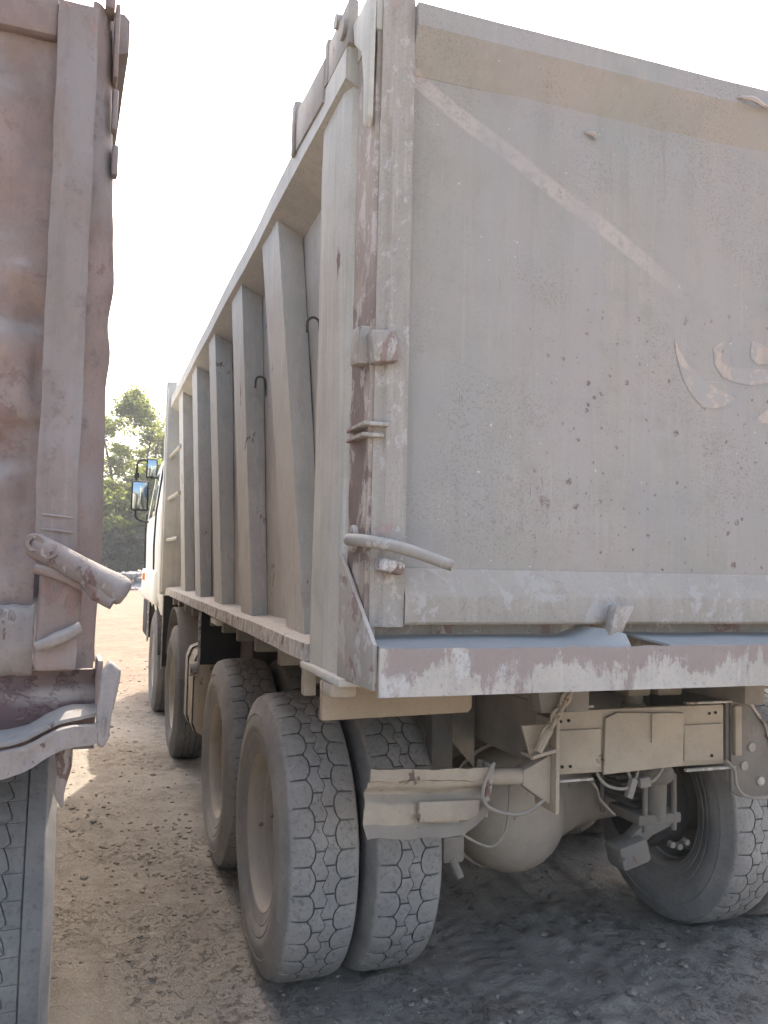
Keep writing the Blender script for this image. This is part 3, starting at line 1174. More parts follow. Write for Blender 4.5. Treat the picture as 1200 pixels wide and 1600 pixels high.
for i, e in enumerate(emb):
    t = bmesh.new()
    vs = [t.verts.new((x, 2.12, z)) for x, z in e]
    f = t.faces.new(vs)
    bmesh.ops.triangulate(t, faces=[f])
    for _ in range(3):
        bmesh.ops.subdivide_edges(t, edges=t.edges[:], cuts=1)
    for v in t.verts:
        x, z = v.co.x, v.co.z
        u, vv = (x - .755) / (XR - .85), (z - 1.54) / 1.51
        v.co.y = sheet(u, vv)[1] - .0018
    mb = MB()
    mb._take(t)
    mb.build('faded_emblem', m_mark, gate, smooth=60)

# hinge arm plates at the top corners
for fx in (lambda x: x, lambda x: 2 * XC - x):
    s_ = 1 if fx(1) == 1 else -1
    MB().prism([(fx(.652), 2.085, 3.15), (fx(.652), 2.26, 3.15), (fx(.652), 2.24, 3.08), (fx(.652), 2.17, 3.02), (fx(.652), 2.142, 2.92), (fx(.652), 2.136, 2.80), (fx(.652), 2.115, 2.775), (fx(.652), 2.095, 2.80), (fx(.652), 2.088, 3.0)],
               (s_ * .016, 0, 0), .004).build('hinge_arm', m_side, gate)

# strip fittings: clamps, lugs, drop bar
MB().box(.648, .715, 2.11, 2.19, 2.135, 2.235, .006, Matrix.Rotation(R(5), 3, 'X')).build('hinge_lug', m_worn, truck)
MB().box(.670, .742, 2.062, 2.115, 2.13, 2.215, .008, Matrix.Rotation(R(-6), 3, 'Y')).build('hinge_lug', m_worn, truck)
MB().box(.655, .725, 2.075, 2.24, 1.962, 1.972, .002).build('hinge_tab', m_worn, truck)
MB().box(.655, .715, 2.085, 2.24, 1.934, 1.944, .002).build('hinge_tab', m_worn, truck)
mb = MB()
mb.lathe([(-.004, .018), (-.006, .022), (-.006, .034), (.0, .038), (.006, .038), (.006, .018)], (.672, 2.205, 1.668), 'x', 24)
mb.build('latch_socket', m_worn, truck)
mb = MB()
mb.tube([(.70, 2.205, 1.668), (.672, 2.20, 1.667), (.652, 2.165, 1.664), (.67, 2.09, 1.660), (.75, 2.02, 1.642), (.865, 1.965, 1.600)], .016, 14, radii=[.0165, .0165, .0165, .0165, .016, .0145])
mb.build('latch_bar', m_worn, truck)
MB().box(.700, .762, 2.03, 2.10, 1.578, 1.612, .008, Matrix.Rotation(R(12), 3, 'Y')).build('latch_keeper', m_rail, truck)
# tongue hanging into the torn shelf
MB().hexa([(1.375, 2.045, 1.385), (1.405, 2.045, 1.385), (1.405, 2.075, 1.385), (1.375, 2.075, 1.385),
           (1.395, 2.03, 1.50), (1.455, 2.03, 1.497), (1.455, 2.07, 1.497), (1.395, 2.07, 1.50)], .004).build('latch_tongue', m_worn, gate)

# rail head plates near the rear (hinge beam on top of the side)
mb = MB()
mb.prism([(.640, 2.26, 3.10), (.640, 2.26, 3.235), (.640, 2.50, 3.225), (.640, 2.50, 3.10)], (.03, 0, 0), .005)
mb.build('hinge_plate', m_body, truck)
MB().prism([(.632, 2.52, 3.055), (.632, 2.50, 3.19), (.632, 2.90, 3.215), (.632, 2.92, 3.07)], (.02, 0, 0), .004).build('hinge_plate', m_body, truck)
MB().box(.625, .68, 2.885, 2.94, 3.065, 3.255, .006).build('hinge_stop', m_worn, truck)
MB().box(.636, .68, 2.48, 2.52, 3.10, 3.245, .006).build('hinge_stop', m_worn, truck)
MB().tube([(.628, 2.30, 3.16), (.66, 2.30, 3.16)], .03, 16, smooth=False).build('hinge_pin', m_worn, truck)
MB().tube([(.626, 2.36, 3.22), (.66, 2.36, 3.22)], .022, 16, smooth=False).build('hinge_pin', m_worn, truck)

# hooks on the side sheet
for (y, z) in ((3.02, 2.49), (4.06, 2.48), (5.15, 2.46), (6.15, 2.45)):
    r = .023
    pts = [(.780, y, z - .075), (.772, y, z - .01)] + [(.748 + r * math.cos(a), y, z + r * math.sin(a)) for a in (.3, .9, 1.57, 2.3, 3.0)] + [(.725, y + .004, z - .035)]
    MB().tube(pts, .0052, 8).build('tarp_hook', m_dark, truck)

# ---- headboard and its ladder rungs
mb = MB()
mb.box(.620, 2 * XC - .620, 7.98, 8.05, 1.30, 3.20, .006)
mb.build('headboard', m_side, truck)
MB().box(.612, .70, 8.06, 8.20, 1.28, 3.265, .006).build('headboard_post', m_side, truck)
MB().box(2 * XC - .70, 2 * XC - .612, 8.06, 8.20, 1.28, 3.265, .006).build('headboard_post', m_side, truck)
for z in (1.78, 2.16, 2.55):
    MB().tube([(.675, 7.16, z), (.66, 7.985, z)], .018, 8, smooth=False).build('ladder_rung', m_side, truck)

# ---- cab
mb = MB()
sec = [(1.02, .70, 8.75, 10.95), (1.22, .645, 8.72, 11.05), (1.75, .635, 8.72, 11.05), (2.1, .645, 8.72, 10.98), (2.62, .71, 8.75, 10.72), (2.80, .78, 8.80, 10.55), (2.90, .95, 8.95, 10.35)]
rings = []
for z, x, ya, yb in sec:
    xr = 2 * XC - x
    c_ = .06
    rings.append([mb.b.verts.new(p + (z,)) for p in ((x + c_, ya), (xr - c_, ya), (xr, ya + c_), (xr, yb - .15), (xr - .2, yb), (x + .2, yb), (x, yb - .15), (x, ya + c_))])
for a, b in zip(rings, rings[1:]):
    for j in range(8):
        mb.b.faces.new((a[j], a[(j + 1) % 8], b[(j + 1) % 8], b[j]))
mb.b.faces.new(rings[0][::-1])
mb.b.faces.new(rings[-1])
bmesh.ops.recalc_face_normals(mb.b, faces=mb.b.faces)
bmesh.ops.bevel(mb.b, geom=mb.b.edges[:], offset=.02, segments=2, affect='EDGES')
cab = mb.build('cab', m_cabw, truck, smooth=40)
for fx in (lambda x: x, lambda x: 2 * XC - x):
    s_ = 1 if fx(1) == 1 else -1
    MB().hexa([(fx(.640), 9.35, 2.08), (fx(.66), 9.35, 2.08), (fx(.66), 10.55, 2.08), (fx(.640), 10.55, 2.08), (fx(.700), 9.40, 2.58), (fx(.72), 9.40, 2.58), (fx(.72), 10.35, 2.58), (fx(.700), 10.35, 2.58)], .003).build('side_window', m_glass, cab)
    MB().tube([(fx(.638), 9.27, 1.30), (fx(.627), 9.27, 1.75), (fx(.640), 9.27, 2.10), (fx(.698), 9.27, 2.60)], .012, 8, smooth=False).build('door_seal', m_black, cab)
    MB().tube([(fx(.632), 10.75, 1.30), (fx(.622), 10.75, 1.95), (fx(.63), 10.72, 2.15)], .010, 8, smooth=False).build('door_seal', m_black, cab)
    # fender bulge over the wheel
    mb = MB()
    mb.box(min(fx(.605), fx(.72)), max(fx(.605), fx(.72)), 8.80, 10.95, 1.13, 1.50, .05)
    mb.build('wheel_arch_panel', m_cabw, cab, smooth=60)
    MB().box(min(fx(.58), fx(.61)), max(fx(.58), fx(.61)), 10.28, 10.38, 1.36, 1.44, .006).build('side_marker', m_orange, cab)
    MB().box(min(fx(.64), fx(.90)), max(fx(.64), fx(.90)), 10.15, 10.95, .70, 1.12, .02).build('cab_step', m_black, cab)
    MB().box(min(fx(.64), fx(.66)), max(fx(.64), fx(.66)), 10.12, 10.145, .66, 1.12, .002).build('step_edge', m_rail, cab)
MB().box(.75, 3.03, 10.95, 11.12, .55, 1.05, .03).build('front_bumper', m_cabw, cab)
MB().hexa([(.85, 11.02, 2.0), (2.93, 11.02, 2.0), (2.93, 11.05, 2.0), (.85, 11.05, 2.0), (.90, 10.76, 2.60), (2.88, 10.76, 2.60), (2.88, 10.79, 2.60), (.90, 10.79, 2.60)], .003).build('windscreen', m_glass, cab)
# mirrors
mb = MB()
mb.tube([(.70, 10.62, 2.72), (.60, 10.60, 2.80), (.50, 10.58, 2.78), (.48, 10.55, 2.66), (.48, 10.52, 2.45)], .014, 8)
mb.tube([(.48, 10.52, 2.20), (.49, 10.53, 2.10), (.56, 10.56, 2.06), (.66, 10.60, 2.05)], .012, 8)
mb.build('mirror_arm', m_black, cab)
for (x, y, z, w_, h_, nm) in ((.525, 10.5, 2.36, .20, .36, 'mirror'), (.65, 10.45, 2.69, .13, .24, 'mirror')):
    sh_ = MB().box(x - w_ / 2, x + w_ / 2, y, y + .06, z - h_ / 2, z + h_ / 2, .018).build(nm, m_black, cab, smooth=50)
for (x, y, z, w_, h_) in ((.525, 10.494, 2.36, .165, .32), (.65, 10.444, 2.69, .10, .20)):
    MB().box(x - w_ / 2, x + w_ / 2, y, y + .005, z - h_ / 2, z + h_ / 2, .001).build('mirror_glass', m_mirror, cab)
MB().lathe([(-.03, .028), (.03, .028)], (.48, 10.5, 2.60), 'z', 12, capends=True).build('mirror_pivot', m_black, cab)

# mudflaps, mudguards, tanks along the side
MB().box(.645, 1.0, 8.06, 8.075, .62, 1.27, .002).build('mudflap', m_black, truck)
MB().box(.642, .652, 8.045, 8.058, .60, 1.27, .001).build('mudflap_edge', m_rail, truck)
MB().box(.66, 1.1, 5.40, 5.415, .95, 1.28, .002).build('mudflap', m_black, truck)
MB().box(.652, .668, 5.385, 5.398, .93, 1.28, .001).build('mudflap_edge', m_rail, truck)


def arch(y, r, w0, w1, a0, a1, nm, mat):
    mb = MB()
    mb.shell(lambda u, v: (w0 + v * (w1 - w0), y + r * math.cos(R(a0 + (a1 - a0) * u)), .545 + r * math.sin(R(a0 + (a1 - a0) * u))), 24, 2, (0, 0, .01))
    mb.build(nm, mat, truck, smooth=60)


arch(7.12, .66, .66, 1.0, 20, 165, 'mudguard', m_under)
arch(9.33, .63, .66, 1.0, 30, 170, 'mudguard', m_black)
mb = MB()
# fuel tank with straps behind the second axle
mb.box(.665, 1.15, 5.52, 6.18, .46, 1.02, .09)
tank = mb.build('fuel_tank', m_tan, truck, smooth=60)
for y in (5.66, 6.0):
    MB().box(.655, 1.16, y, y + .045, .45, 1.03, .09).build('tank_strap', m_rim, tank, smooth=60)
MB().lathe([(-.03, .045), (.0, .05), (.02, .045)], (.66, 5.60, .90), 'x', 20, capends=True).build('filler_cap', m_rail, tank)
MB().tube([(.70, 5.50, 1.06), (.80, 5.48, 1.00), (.95, 5.5, 1.05), (1.1, 5.5, 1.02)], .015, 8).build('air_hose', m_black, truck)
MB().box(.70, .80, 4.95, 5.20, 1.225, 1.262, .008).build('lamp_bracket', m_cabw, truck)
MB().box(.90, 1.25, 4.9, 5.3, .98, 1.18, .02).build('side_box', m_dark, truck)
MB().box(.66, .70, 2.66, 2.70, 1.175, 1.285, .004).build('marker_bracket', m_tan, truck)
MB().box(.64, .72, 2.28, 2.40, 1.225, 1.268, .012).build('foot_bolt', m_rim, truck)

# splash board under the bumper in front of the wheels
mb = MB()
mb.prism([(.655, 2.42, 1.138), (.655, 2.42, 1.262), (1.141, 2.42, 1.262), (1.141, 2.42, 1.160), (1.128, 2.42, 1.146)], (0, .03, 0), .008)
mb.build('splash_board', m_plank, truck)

# rear crossmember with cover plates and holes
mb = MB()
mb.box(1.495, 2.20, 2.535, 2.56, .905, 1.118, .005)
cm = mb.build('rear_crossmember', m_tan, truck)
MB().prism([(1.683, 2.531, .900), (2.010, 2.531, .912), (2.014, 2.531, 1.096), (1.735, 2.531, 1.108), (1.690, 2.531, 1.090)], (0, -.012, 0), .003).build('cover_plate', m_tan, cm)
MB().box(1.503, 1.675, 2.524, 2.533, .925, 1.055, .002).build('cover_plate', m_tan, cm)
MB().box(1.872, 1.90, 2.512, 2.518, 1.00, 1.10, .001).build('plate_clip', m_tan, cm)
MB().box(2.018, 2.185, 2.524, 2.533, .925, 1.052, .002).build('cover_plate', m_tan, cm)
for (x, z) in ((1.522, 1.083), (1.553, 1.085), (1.522, .935), (1.553, .935), (2.135, 1.088), (2.162, 1.09), (2.135, .94)):
    MB().lathe([(0, .0055), (.004, .0055)], (x, 2.5195 if z < 1.06 else 2.532, z), 'y', 10, capends=True).build('bolt_hole', m_black, cm)
MB().box(1.50, 1.64, 2.515, 2.53, 1.128, 1.136, .001).build('rub_strip', m_rail, cm)
MB().box(1.50, 1.64, 2.515, 2.53, .885, .893, .001).build('rub_strip', m_rail, cm)
MB().box(2.02, 2.24, 2.515, 2.53, .890, .900, .001).build('rub_strip', m_rail, cm)
MB().box(2.02, 2.24, 2.515, 2.53, 1.126, 1.134, .001).build('rub_strip', m_rail, cm)
# flange plate and underrun bar (torn channel on a tube)
MB().box(1.462, 1.476, 2.46, 2.60, .80, 1.10, .003).build('bracket_plate', m_tan, truck)
mb = MB()


def bar_sheet(u, v):
    x = .835 + u * (1.235 - .835) - .02 * (1 - v) * (1 - u)
    z = .775 + v * .20 - .02 * u + .006 * ns((u * 3, v * 2, 0), 1.5)
    if u > .75:
        k_ = (u - .75) / .25
        z = z * (1 - k_ * .55 * (1 - v)) + k_ * .55 * (1 - v) * .93
    f = v
    y = 2.50 + (.035 if .45 < f < .72 else 0) * (1 - abs(f - .585) / .14) - (.02 if f > .8 else 0) + .008 * ns((u * 4, v * 3, 2), 1.2) - (.05 * (1 - f / .14) if f < .14 else 0)
    return (x, y, z)


mb.shell(bar_sheet, 40, 28, (0, .008, 0))
mb.crumple(.004, 16)
ub = mb.build('underrun_guard', m_tan, truck, smooth=45)
MB().box(.99, 1.20, 2.478, 2.498, .80, .865, .008, Matrix.Rotation(R(2), 3, 'Y')).build('patch_plate', m_tan, ub)
MB().tube([(.86, 2.54, .935), (1.38, 2.53, .912)], .028, 14, smooth=False).build('guard_tube', m_tan, ub)
MB().hexa([(1.365, 2.50, .887), (1.365, 2.56, .887), (1.461, 2.57, .820), (1.461, 2.49, .820), (1.365, 2.50, .937), (1.365, 2.56, .937), (1.461, 2.57, .985), (1.461, 2.49, .985)], .004).build('guard_cone', m_tan, ub)
MB().box(1.225, 1.245, 2.49, 2.58, .80, .965, .003, Matrix.Rotation(R(8), 3, 'Y')).build('guard_clamp', m_rail, ub)
# chain on a bracket
mb = MB()
mb.prism([(1.335, 2.46, 1.090), (1.462, 2.50, 1.085), (1.462, 2.50, .99), (1.372, 2.46, .978)], (0, .014, 0), .003)
mb.prism([(1.365, 2.44, .985), (1.462, 2.46, .998), (1.462, 2.54, 1.00), (1.365, 2.52, .985)], (0, 0, .012), .002)
mb.build('chain_bracket', m_tan, truck)
mb = MB()
p0, p1 = Vector((1.405, 2.44, 1.055)), Vector((1.515, 2.42, 1.245))
d = (p1 - p0)
n = 7
for i in range(n):
    c = p0 + d * ((i + .5) / n)
    ax = d.normalized()
    sd = ax.cross(Vector((0, 1, 0))).normalized()
    q = (ax.cross(sd)).normalized() if i % 2 else sd
    pts = [c + ax * (.024 * math.cos(a)) + q * (.014 * math.sin(a)) for a in [k_ * PI / 6 for k_ in range(13)]]
    mb.tube(pts, .0062, 6, smooth=False, cap=False)
ch = mb.build('safety_chain', m_tan, truck)
MB().tube([(1.385, 2.445, 1.01), (1.418, 2.44, 1.075)], .015, 10, smooth=False).build('shackle_pin', m_tan, truck)
# splash sheet between wheels and frame
mb = MB()
mb.shell(lambda u, v: (1.14 + u * .34, 3.02 + .10 * u + .01 * ns((u * 3, v * 3, 5), 1), 1.26 - v * (.12 + .34 * u)), 14, 14, (0, .006, 0))
mb.build('splash_sheet', m_under, truck)
MB().hexa([(1.40, 2.45, 1.13), (1.475, 2.45, 1.13), (1.475, 2.53, 1.13), (1.40, 2.53, 1.13), (1.375, 2.45, 1.262), (1.475, 2.45, 1.262), (1.475, 2.53, 1.262), (1.375, 2.53, 1.262)], .004).build('frame_gusset', m_under, truck)
# vertical beam by the inner tyre and spring shackle
MB().hexa([(1.245, 2.98, .55), (1.33, 2.98, .55), (1.33, 3.05, .55), (1.245, 3.05, .55), (1.235, 2.98, 1.20), (1.32, 2.98, 1.20), (1.32, 3.05, 1.20), (1.235, 3.05, 1.20)], .005).build('spring_hanger', m_dark, truck)
MB().box(1.27, 1.36, 2.93, 3.06, .50, .60, .015).build('spring_shoe', m_under, truck)
MB().tube([(1.31, 2.94, .52), (1.34, 2.93, .45)], .016, 8, smooth=False).build('spring_bolt', m_under, truck)
# right spring seat, u-bolts, brake chamber
mb = MB()
mb.box(2.13, 2.34, 2.94, 3.16, .565, .61, .012)
mb.box(2.02, 2.16, 2.90, 3.02, .42, .52, .02, Matrix.Rotation(R(-14), 3, 'Y'))
mb.prism([(2.07, 2.95, .50), (2.20, 2.95, .60), (2.30, 2.95, .60), (2.32, 2.95, .56), (2.20, 2.95, .52), (2.12, 2.95, .45)], (0, .06, 0), .008)
mb.build('spring_seat', m_under, truck, smooth=45)
mb = MB()
for x in (2.165, 2.305):
    mb.tube([(x, 2.95, .54), (x, 2.95, .76), (x, 3.10, .80), (x, 3.25, .76), (x, 3.25, .54)], .012, 8, smooth=False)
mb.build('u_bolt', m_under, truck)
MB().lathe([(-.10, .035), (-.08, .045), (.05, .048), (.10, .04)], (2.235, 2.98, .665), 'z', 20, capends=True).build('spring_pin', m_under, truck)
t = bmesh.new()
bmesh.ops.create_uvsphere(t, u_segments=28, v_segments=14, radius=1)
for v in t.verts:
    v.co = Vector((2.235 + v.co.x * .078, 2.97 + v.co.y * .06, .765 + v.co.z * .05))
mb = MB()
mb._take(t)
mb.build('brake_chamber', m_under, truck, smooth=60)
for (x, z) in ((2.03, .452), (2.255, .50), (2.29, .49), (2.325, .505)):
    MB().lathe([(-.012, .013), (.01, .015)], (x, 2.90, z), 'y', 6, capends=True).build('spring_bolt', m_under, truck)
for i in range(6):
    MB().box(2.165, 2.30, 3.02 + .03 * i, 4.1 - .03 * i, .612 + .022 * i, .631 + .022 * i, .003).build('leaf_spring', m_dark, truck)
    MB().box(1.33, 1.455, 3.10 + .03 * i, 4.1 - .03 * i, .612 + .022 * i, .631 + .022 * i, .003).build('leaf_spring', m_dark, truck)
# right bracket plate
mb = MB()
mb.prism([(2.245, 2.55, .80), (2.245, 2.55, 1.135), (2.325, 2.55, 1.142), (2.42, 2.55, 1.02), (2.455, 2.55, .87), (2.43, 2.55, .775), (2.29, 2.55, .775)], (0, .014, 0), .003)
bp_ = mb.build('corner_bracket', m_under, truck)
MB().box(2.250, 2.280, 2.532, 2.549, .93, 1.11, .004).build('bracket_rib', m_tan, bp_)
for (x, z) in ((2.335, .955), (2.375, .83), (2.30, .89)):
    MB().lathe([(-.008, .016), (0, .018)], (x, 2.549, z), 'y', 12, capends=True).build('bracket_bolt', m_rail, bp_)
MB().tube([(2.31, 2.545, 1.14), (2.40, 2.545, 1.03), (2.445, 2.545, .90), (2.45, 2.545, .80)], .006, 6, smooth=False).build('bracket_edge', m_rail, bp_)
# lamps hanging above the crossmember
for (x, w_) in ((1.93, .05), (2.065, .055)):
    mb = MB()
    mb.box(x - w_, x + w_, 2.66, 2.76, 1.135, 1.262, .01)
    if x < 2:
        mb.lathe([(0, .035), (-.03, .035), (-.035, .045), (-.045, .045)], (x, 2.70, 1.138), 'z', 16, capends=True)
    mb.build('rear_lamp', m_tan, truck)
# cables
for pts, r in (
    ([(1.245, 2.475, .975), (1.20, 2.46, .90), (1.215, 2.455, .845), (1.298, 2.45, .815), (1.36, 2.45, .822), (1.413, 2.455, .85)], .008),
    ([(1.364, 2.60, .905), (1.366, 2.60, .80), (1.35, 2.60, .71), (1.30, 2.60, .668), (1.213, 2.60, .705), (1.16, 2.60, .75)], .006),
    ([(1.70, 2.60, .905), (1.725, 2.60, .86), (1.767, 2.60, .833), (1.83, 2.60, .825), (1.87, 2.60, .86), (1.88, 2.60, .91)], .008),
    ([(1.845, 2.62, .91), (1.86, 2.61, .85), (1.93, 2.60, .84), (1.975, 2.60, .875), (1.99, 2.60, .92)], .008),
    ([(1.75, 2.7, .83), (1.84, 2.8, .77), (1.92, 2.9, .70), (2.02, 2.95, .62)], .008),
    ([(2.18, 2.50, .925), (2.215, 2.50, .89), (2.225, 2.50, .835), (2.265, 2.50, .795), (2.36, 2.50, .782), (2.46, 2.50, .79)], .008),
    ([(.80, 3.0, 1.22), (1.3, 2.9, 1.20), (1.9, 2.85, 1.215), (2.5, 2.8, 1.20)], .012),
    ([(2.10, 2.8, 1.22), (2.2, 2.7, 1.19), (2.32, 2.66, 1.16), (2.5, 2.62, 1.16)], .008),
):
    MB().tube(pts, r * .75, 8).build('cable', m_cable, truck, smooth=60)
MB().box(1.835, 1.86, 2.585, 2.61, .79, .86, .004, Matrix.Rotation(R(20), 3, 'Y')).build('cable_plug', m_cable, truck)
MB().box(1.88, 1.925, 2.585, 2.615, .825, .86, .005, Matrix.Rotation(R(-8), 3, 'Y')).build('cable_plug', m_cable, truck)

# =================================================================== LEFT TRUCK
# local frame: built square, then turned 2.5 degrees about its rear right corner
PV = (.03, 2.20, 0)
left = thing('dump_truck', PV, 'red-brown dented dump truck cut off by the left edge, with a thick pipe latch', 'dump truck', rz=R(2.2))
TL = (-3.11, .10)
DX = TL[0]
build_chassis(left, TL, (2.88, 4.13, 7.45), me_road, .53, 1.015)
MB().box(XL + DX + .03, XR + DX - .03, 2.34, 6.05, 1.268, 1.335, .004).build('body_floor', m_under, left)
ribs_on_side(left, TL, m_redg, m_redb, -1, 3.45)
ribs_on_side(left, TL, m_redg, m_redb, 1, 3.45)
rails(lambda x: x + DX, left, .1, m_redl, m_redg, 5.95)
rails(lambda x: 2 * XC - x + DX, left, .1, m_redl, m_redg, 5.95)
MB().box(XL + DX - .03, XR + DX + .0, 6.05, 6.13, 1.30, 3.20, .006).build('headboard', m_redg, left)
MB().box(XL + DX + .02, XR + DX - .02, 6.6, 8.5, .75, 2.70, .12).build('cab', m_cabw, left)
# tail sheet with dents
DENT = [(-.165, 2.20, .07, .045, .035), (-.24, 2.12, .06, .05, -.03), (-.16, 1.915, .05, .02, .02), (-.21, 1.85, .10, .05, .03), (-.22, 2.45, .12, .08, .02), (-.30, 2.75, .15, .1, -.02), (-.17, 2.62, .05, .10, .018), (-.19, 2.30, .03, .03, -.022), (-.155, 1.75, .03, .05, .018), (-.25, 1.70, .05, .06, -.02), (-.145, 2.06, .02, .05, .015)]


def lsheet(u, v):
    x = -2.1 + u * (2.1 - .128)
    z = 1.48 + v * (3.02 - 1.48)
    y = 2.235 + .022 * ns((x, 0, z), 2.2) + .010 * ns((x, 3, z), 6.5) * (1 if x > -.6 else .5)
    for a, b, sa, sb, am in DENT:
        y += am * math.exp(-((x - a) / sa) ** 2 - ((z - b) / sb) ** 2)
    # shallow hollow near the top
    y += .03 * math.exp(-((z - 2.80) / .07) ** 2) * min(1, max(0, (-.15 - x) * 10))
    return (x, y, z)


mb = MB()
mb.shell(lsheet, 260, 130, (0, .012, 0))
lg = mb.build('tailgate', m_redb, left, smooth=60)
mb = MB()
mb.shell(lambda u, v: (-.130 + u * .094 + (.004 * ns((0, 1, v * 8), 1)), 2.196 - .004 * math.sin(u * PI) + .004 * ns((u * 2, 1, v * 12), 1.2), 1.56 + v * 1.43), 14, 100, (0, .04, 0))
mb.build('stile', m_redg, lg, smooth=50)
MB().box(-2.2, -.13, 2.205, 2.25, 2.90, 3.01, .012).build('top_beam', m_redb, lg)
mb = MB()
mb.shell(lambda u, v: (-2.1 + u * (2.1 - .122), 2.19 - .030 * math.sin(v * PI) ** .6 + .008 * ns((u * 20, v * 1.5, 3), 2), 1.318 + v * .165 + .010 * ns((u * 25, 1, 0), 1.1)), 260, 12, (0, .05, 0))
mb.build('bottom_beam', m_redl, lg, smooth=60)
for z in (1.70, 1.665):
    MB().tube([(-.115, 2.193, z + .002), (-.08, 2.19, z), (-.045, 2.193, z - .004)], .0035, 6).build('weld_bead', m_redl, lg)
# battered corner post seen beyond the gate: its outline waves


def edge_x(z):
    tab = [(1.28, .024), (1.40, .026), (1.63, .034), (1.91, .030), (2.04, .027), (2.13, .034), (2.21, .026), (2.32, .037), (2.45, .030), (2.55, .024), (2.89, .010), (3.04, .004)]
    for (a, b), (c, d_) in zip(tab, tab[1:]):
        if z <= c:
            t = max(0, (z - a) / (c - a))
            t = t * t * (3 - 2 * t)
            return b + (d_ - b) * t
    return tab[-1][1]


mb = MB()
mb.shell(lambda u, v: (-.05 + u * (edge_x(1.28 + v * 1.76) - .004 + .05), 2.245 + .06 * u * u + .008 * ns((u, 2, v * 9), 1.2), 1.28 + v * 1.76), 12, 140, (0, .25, 0))
mb.build('corner_post', m_redb, left, smooth=45)
MB().box(-.020, .004, 2.24, 2.30, 3.03, 3.20, .004).build('post_extension', m_redg, left)
MB().box(.006, .018, 2.262, 2.32, 2.86, 3.06, .003).build('edge_tab', m_redb, left)
MB().box(.008, .022, 2.262, 2.30, 2.72, 2.83, .005).build('edge_tab', m_redb, left)
MB().box(.012, .028, 2.262, 2.30, 2.60, 2.68, .005).build('edge_tab', m_redb, left)
# latch pipe and its clamp block
mb = MB()
a, b = Vector((-.135, 2.12, 1.632)), Vector((.078, 2.075, 1.517))
mb.tube([a + (b - a) * t for t in (-.02, 0, .03, .07, .5, .9, .96, .99, 1)], .022, 24, smooth=False, radii=[.012, .022, .028, .030, .030, .034, .033, .027, .015])
mb.crumple(.0026, 26, 1)
mb.build('latch_pipe', m_pipe, left, smooth=50)
MB().lathe([(-.004, .010), (-.006, .019), (.0, .022), (.004, .019)], (-.128, 2.093, 1.632), 'y', 20).build('pipe_mouth', m_pipe, left, smooth=60)
MB().tube([(-.02, 2.08, 1.548), (.015, 2.075, 1.520), (.05, 2.07, 1.497)], .012, 12, radii=[.012, .020, .017]).crumple(.004, 30).build('pipe_weld', m_pipe, left)
MB().box(-.116, -.022, 2.125, 2.19, 1.335, 1.565, .012, Matrix.Rotation(R(1.5), 3, 'Y')).crumple(.004, 18, 4).build('latch_block', m_redb, left)
MB().tube([(-.125, 2.112, 1.575), (-.07, 2.108, 1.558), (-.02, 2.112, 1.535)], .013, 12).crumple(.0025, 30).build('upper_rod', m_redb, left)
MB().tube([(-.115, 2.11, 1.395), (-.07, 2.10, 1.412), (-.02, 2.112, 1.438)], .014, 12, radii=[.012, .016, .014]).crumple(.003, 30).build('lower_rod', m_redl, left)
# bent bumper: dusty plate with crushed lip
mb = MB()


def lipc(u):
    P = [(-2.1, 1.13), (-.6, 1.135), (-.30, 1.14), (-.19, 1.147), (-.13, 1.160), (-.085, 1.186), (-.05, 1.203), (-.01, 1.210), (.022, 1.212), (.040, 1.228)]
    t = u * (len(P) - 1)
    i = min(len(P) - 2, int(t))
    f = t - i
    p0, p1, p2, p3 = P[max(i - 1, 0)], P[i], P[i + 1], P[min(i + 2, len(P) - 1)]
    o = []
    for q in range(2):
        o.append(.5 * (2 * p1[q] + (-p0[q] + p2[q]) * f + (2 * p0[q] - 5 * p1[q] + 4 * p2[q] - p3[q]) * f * f + (-p0[q] + 3 * p1[q] - 3 * p2[q] + p3[q]) * f ** 3))
    return o


mb.shell(lambda u, v: (lipc(u)[0], 2.05 + .006 * ns((u * 12, v, 0), 1.0) , lipc(u)[1] - .035 + v * .062 * (1 - .3 * u)), 90, 8, (0, .022, 0))
mb.crumple(.003, 15)
mb.build('bumper_lip', m_redl, left, smooth=50)
mb = MB()
mb.prism([(.024, 2.05, 1.178), (.022, 2.05, 1.255), (.028, 2.07, 1.30), (.030, 2.09, 1.335), (.046, 2.09, 1.358), (.072, 2.09, 1.340), (.068, 2.075, 1.29), (.056, 2.055, 1.24), (.052, 2.05, 1.19), (.038, 2.05, 1.168)], (0, .03, .004), .007, 3)
mb.crumple(.004, 20, 2)
mb.build('bumper_corner', m_redl, left, smooth=50)


def lshelf(u, v):
    x, z = lipc(u)
    y = 2.078 + v * .10
    zz_ = z + .040 - .012 * u + v * .012
    return (x, y, zz_ + .006 * ns((x * 5, v * 3, 0), 1.5))


mb = MB()
mb.shell(lshelf, 90, 10, (0, 0, -.008))
mb.build('shelf_plate', m_redl, left, smooth=50)
mb = MB()
mb.shell(lambda u, v: (-2.1 + u * 2.125, 2.19 + .012 * ns((u * 14, v * 2, 0), 1.5) + .01 * math.sin(v * 9), 1.14 + v * .19), 120, 14, (0, .02, 0))
mb.build('rear_sill', m_sill, left, smooth=50)
MB().box(.022, .034, 2.11, 2.24, 1.24, 1.36, .004).build('side_gusset', m_redb, left)
MB().tube([(-.045, 2.12, 1.175), (-.043, 2.12, 1.12), (-.05, 2.13, 1.06), (-.043, 2.14, 1.02)], .012, 8, radii=[.02, .018, .012, .003]).build('hanging_mud', m_redl, left)

# =================================================================== background trees, rubble


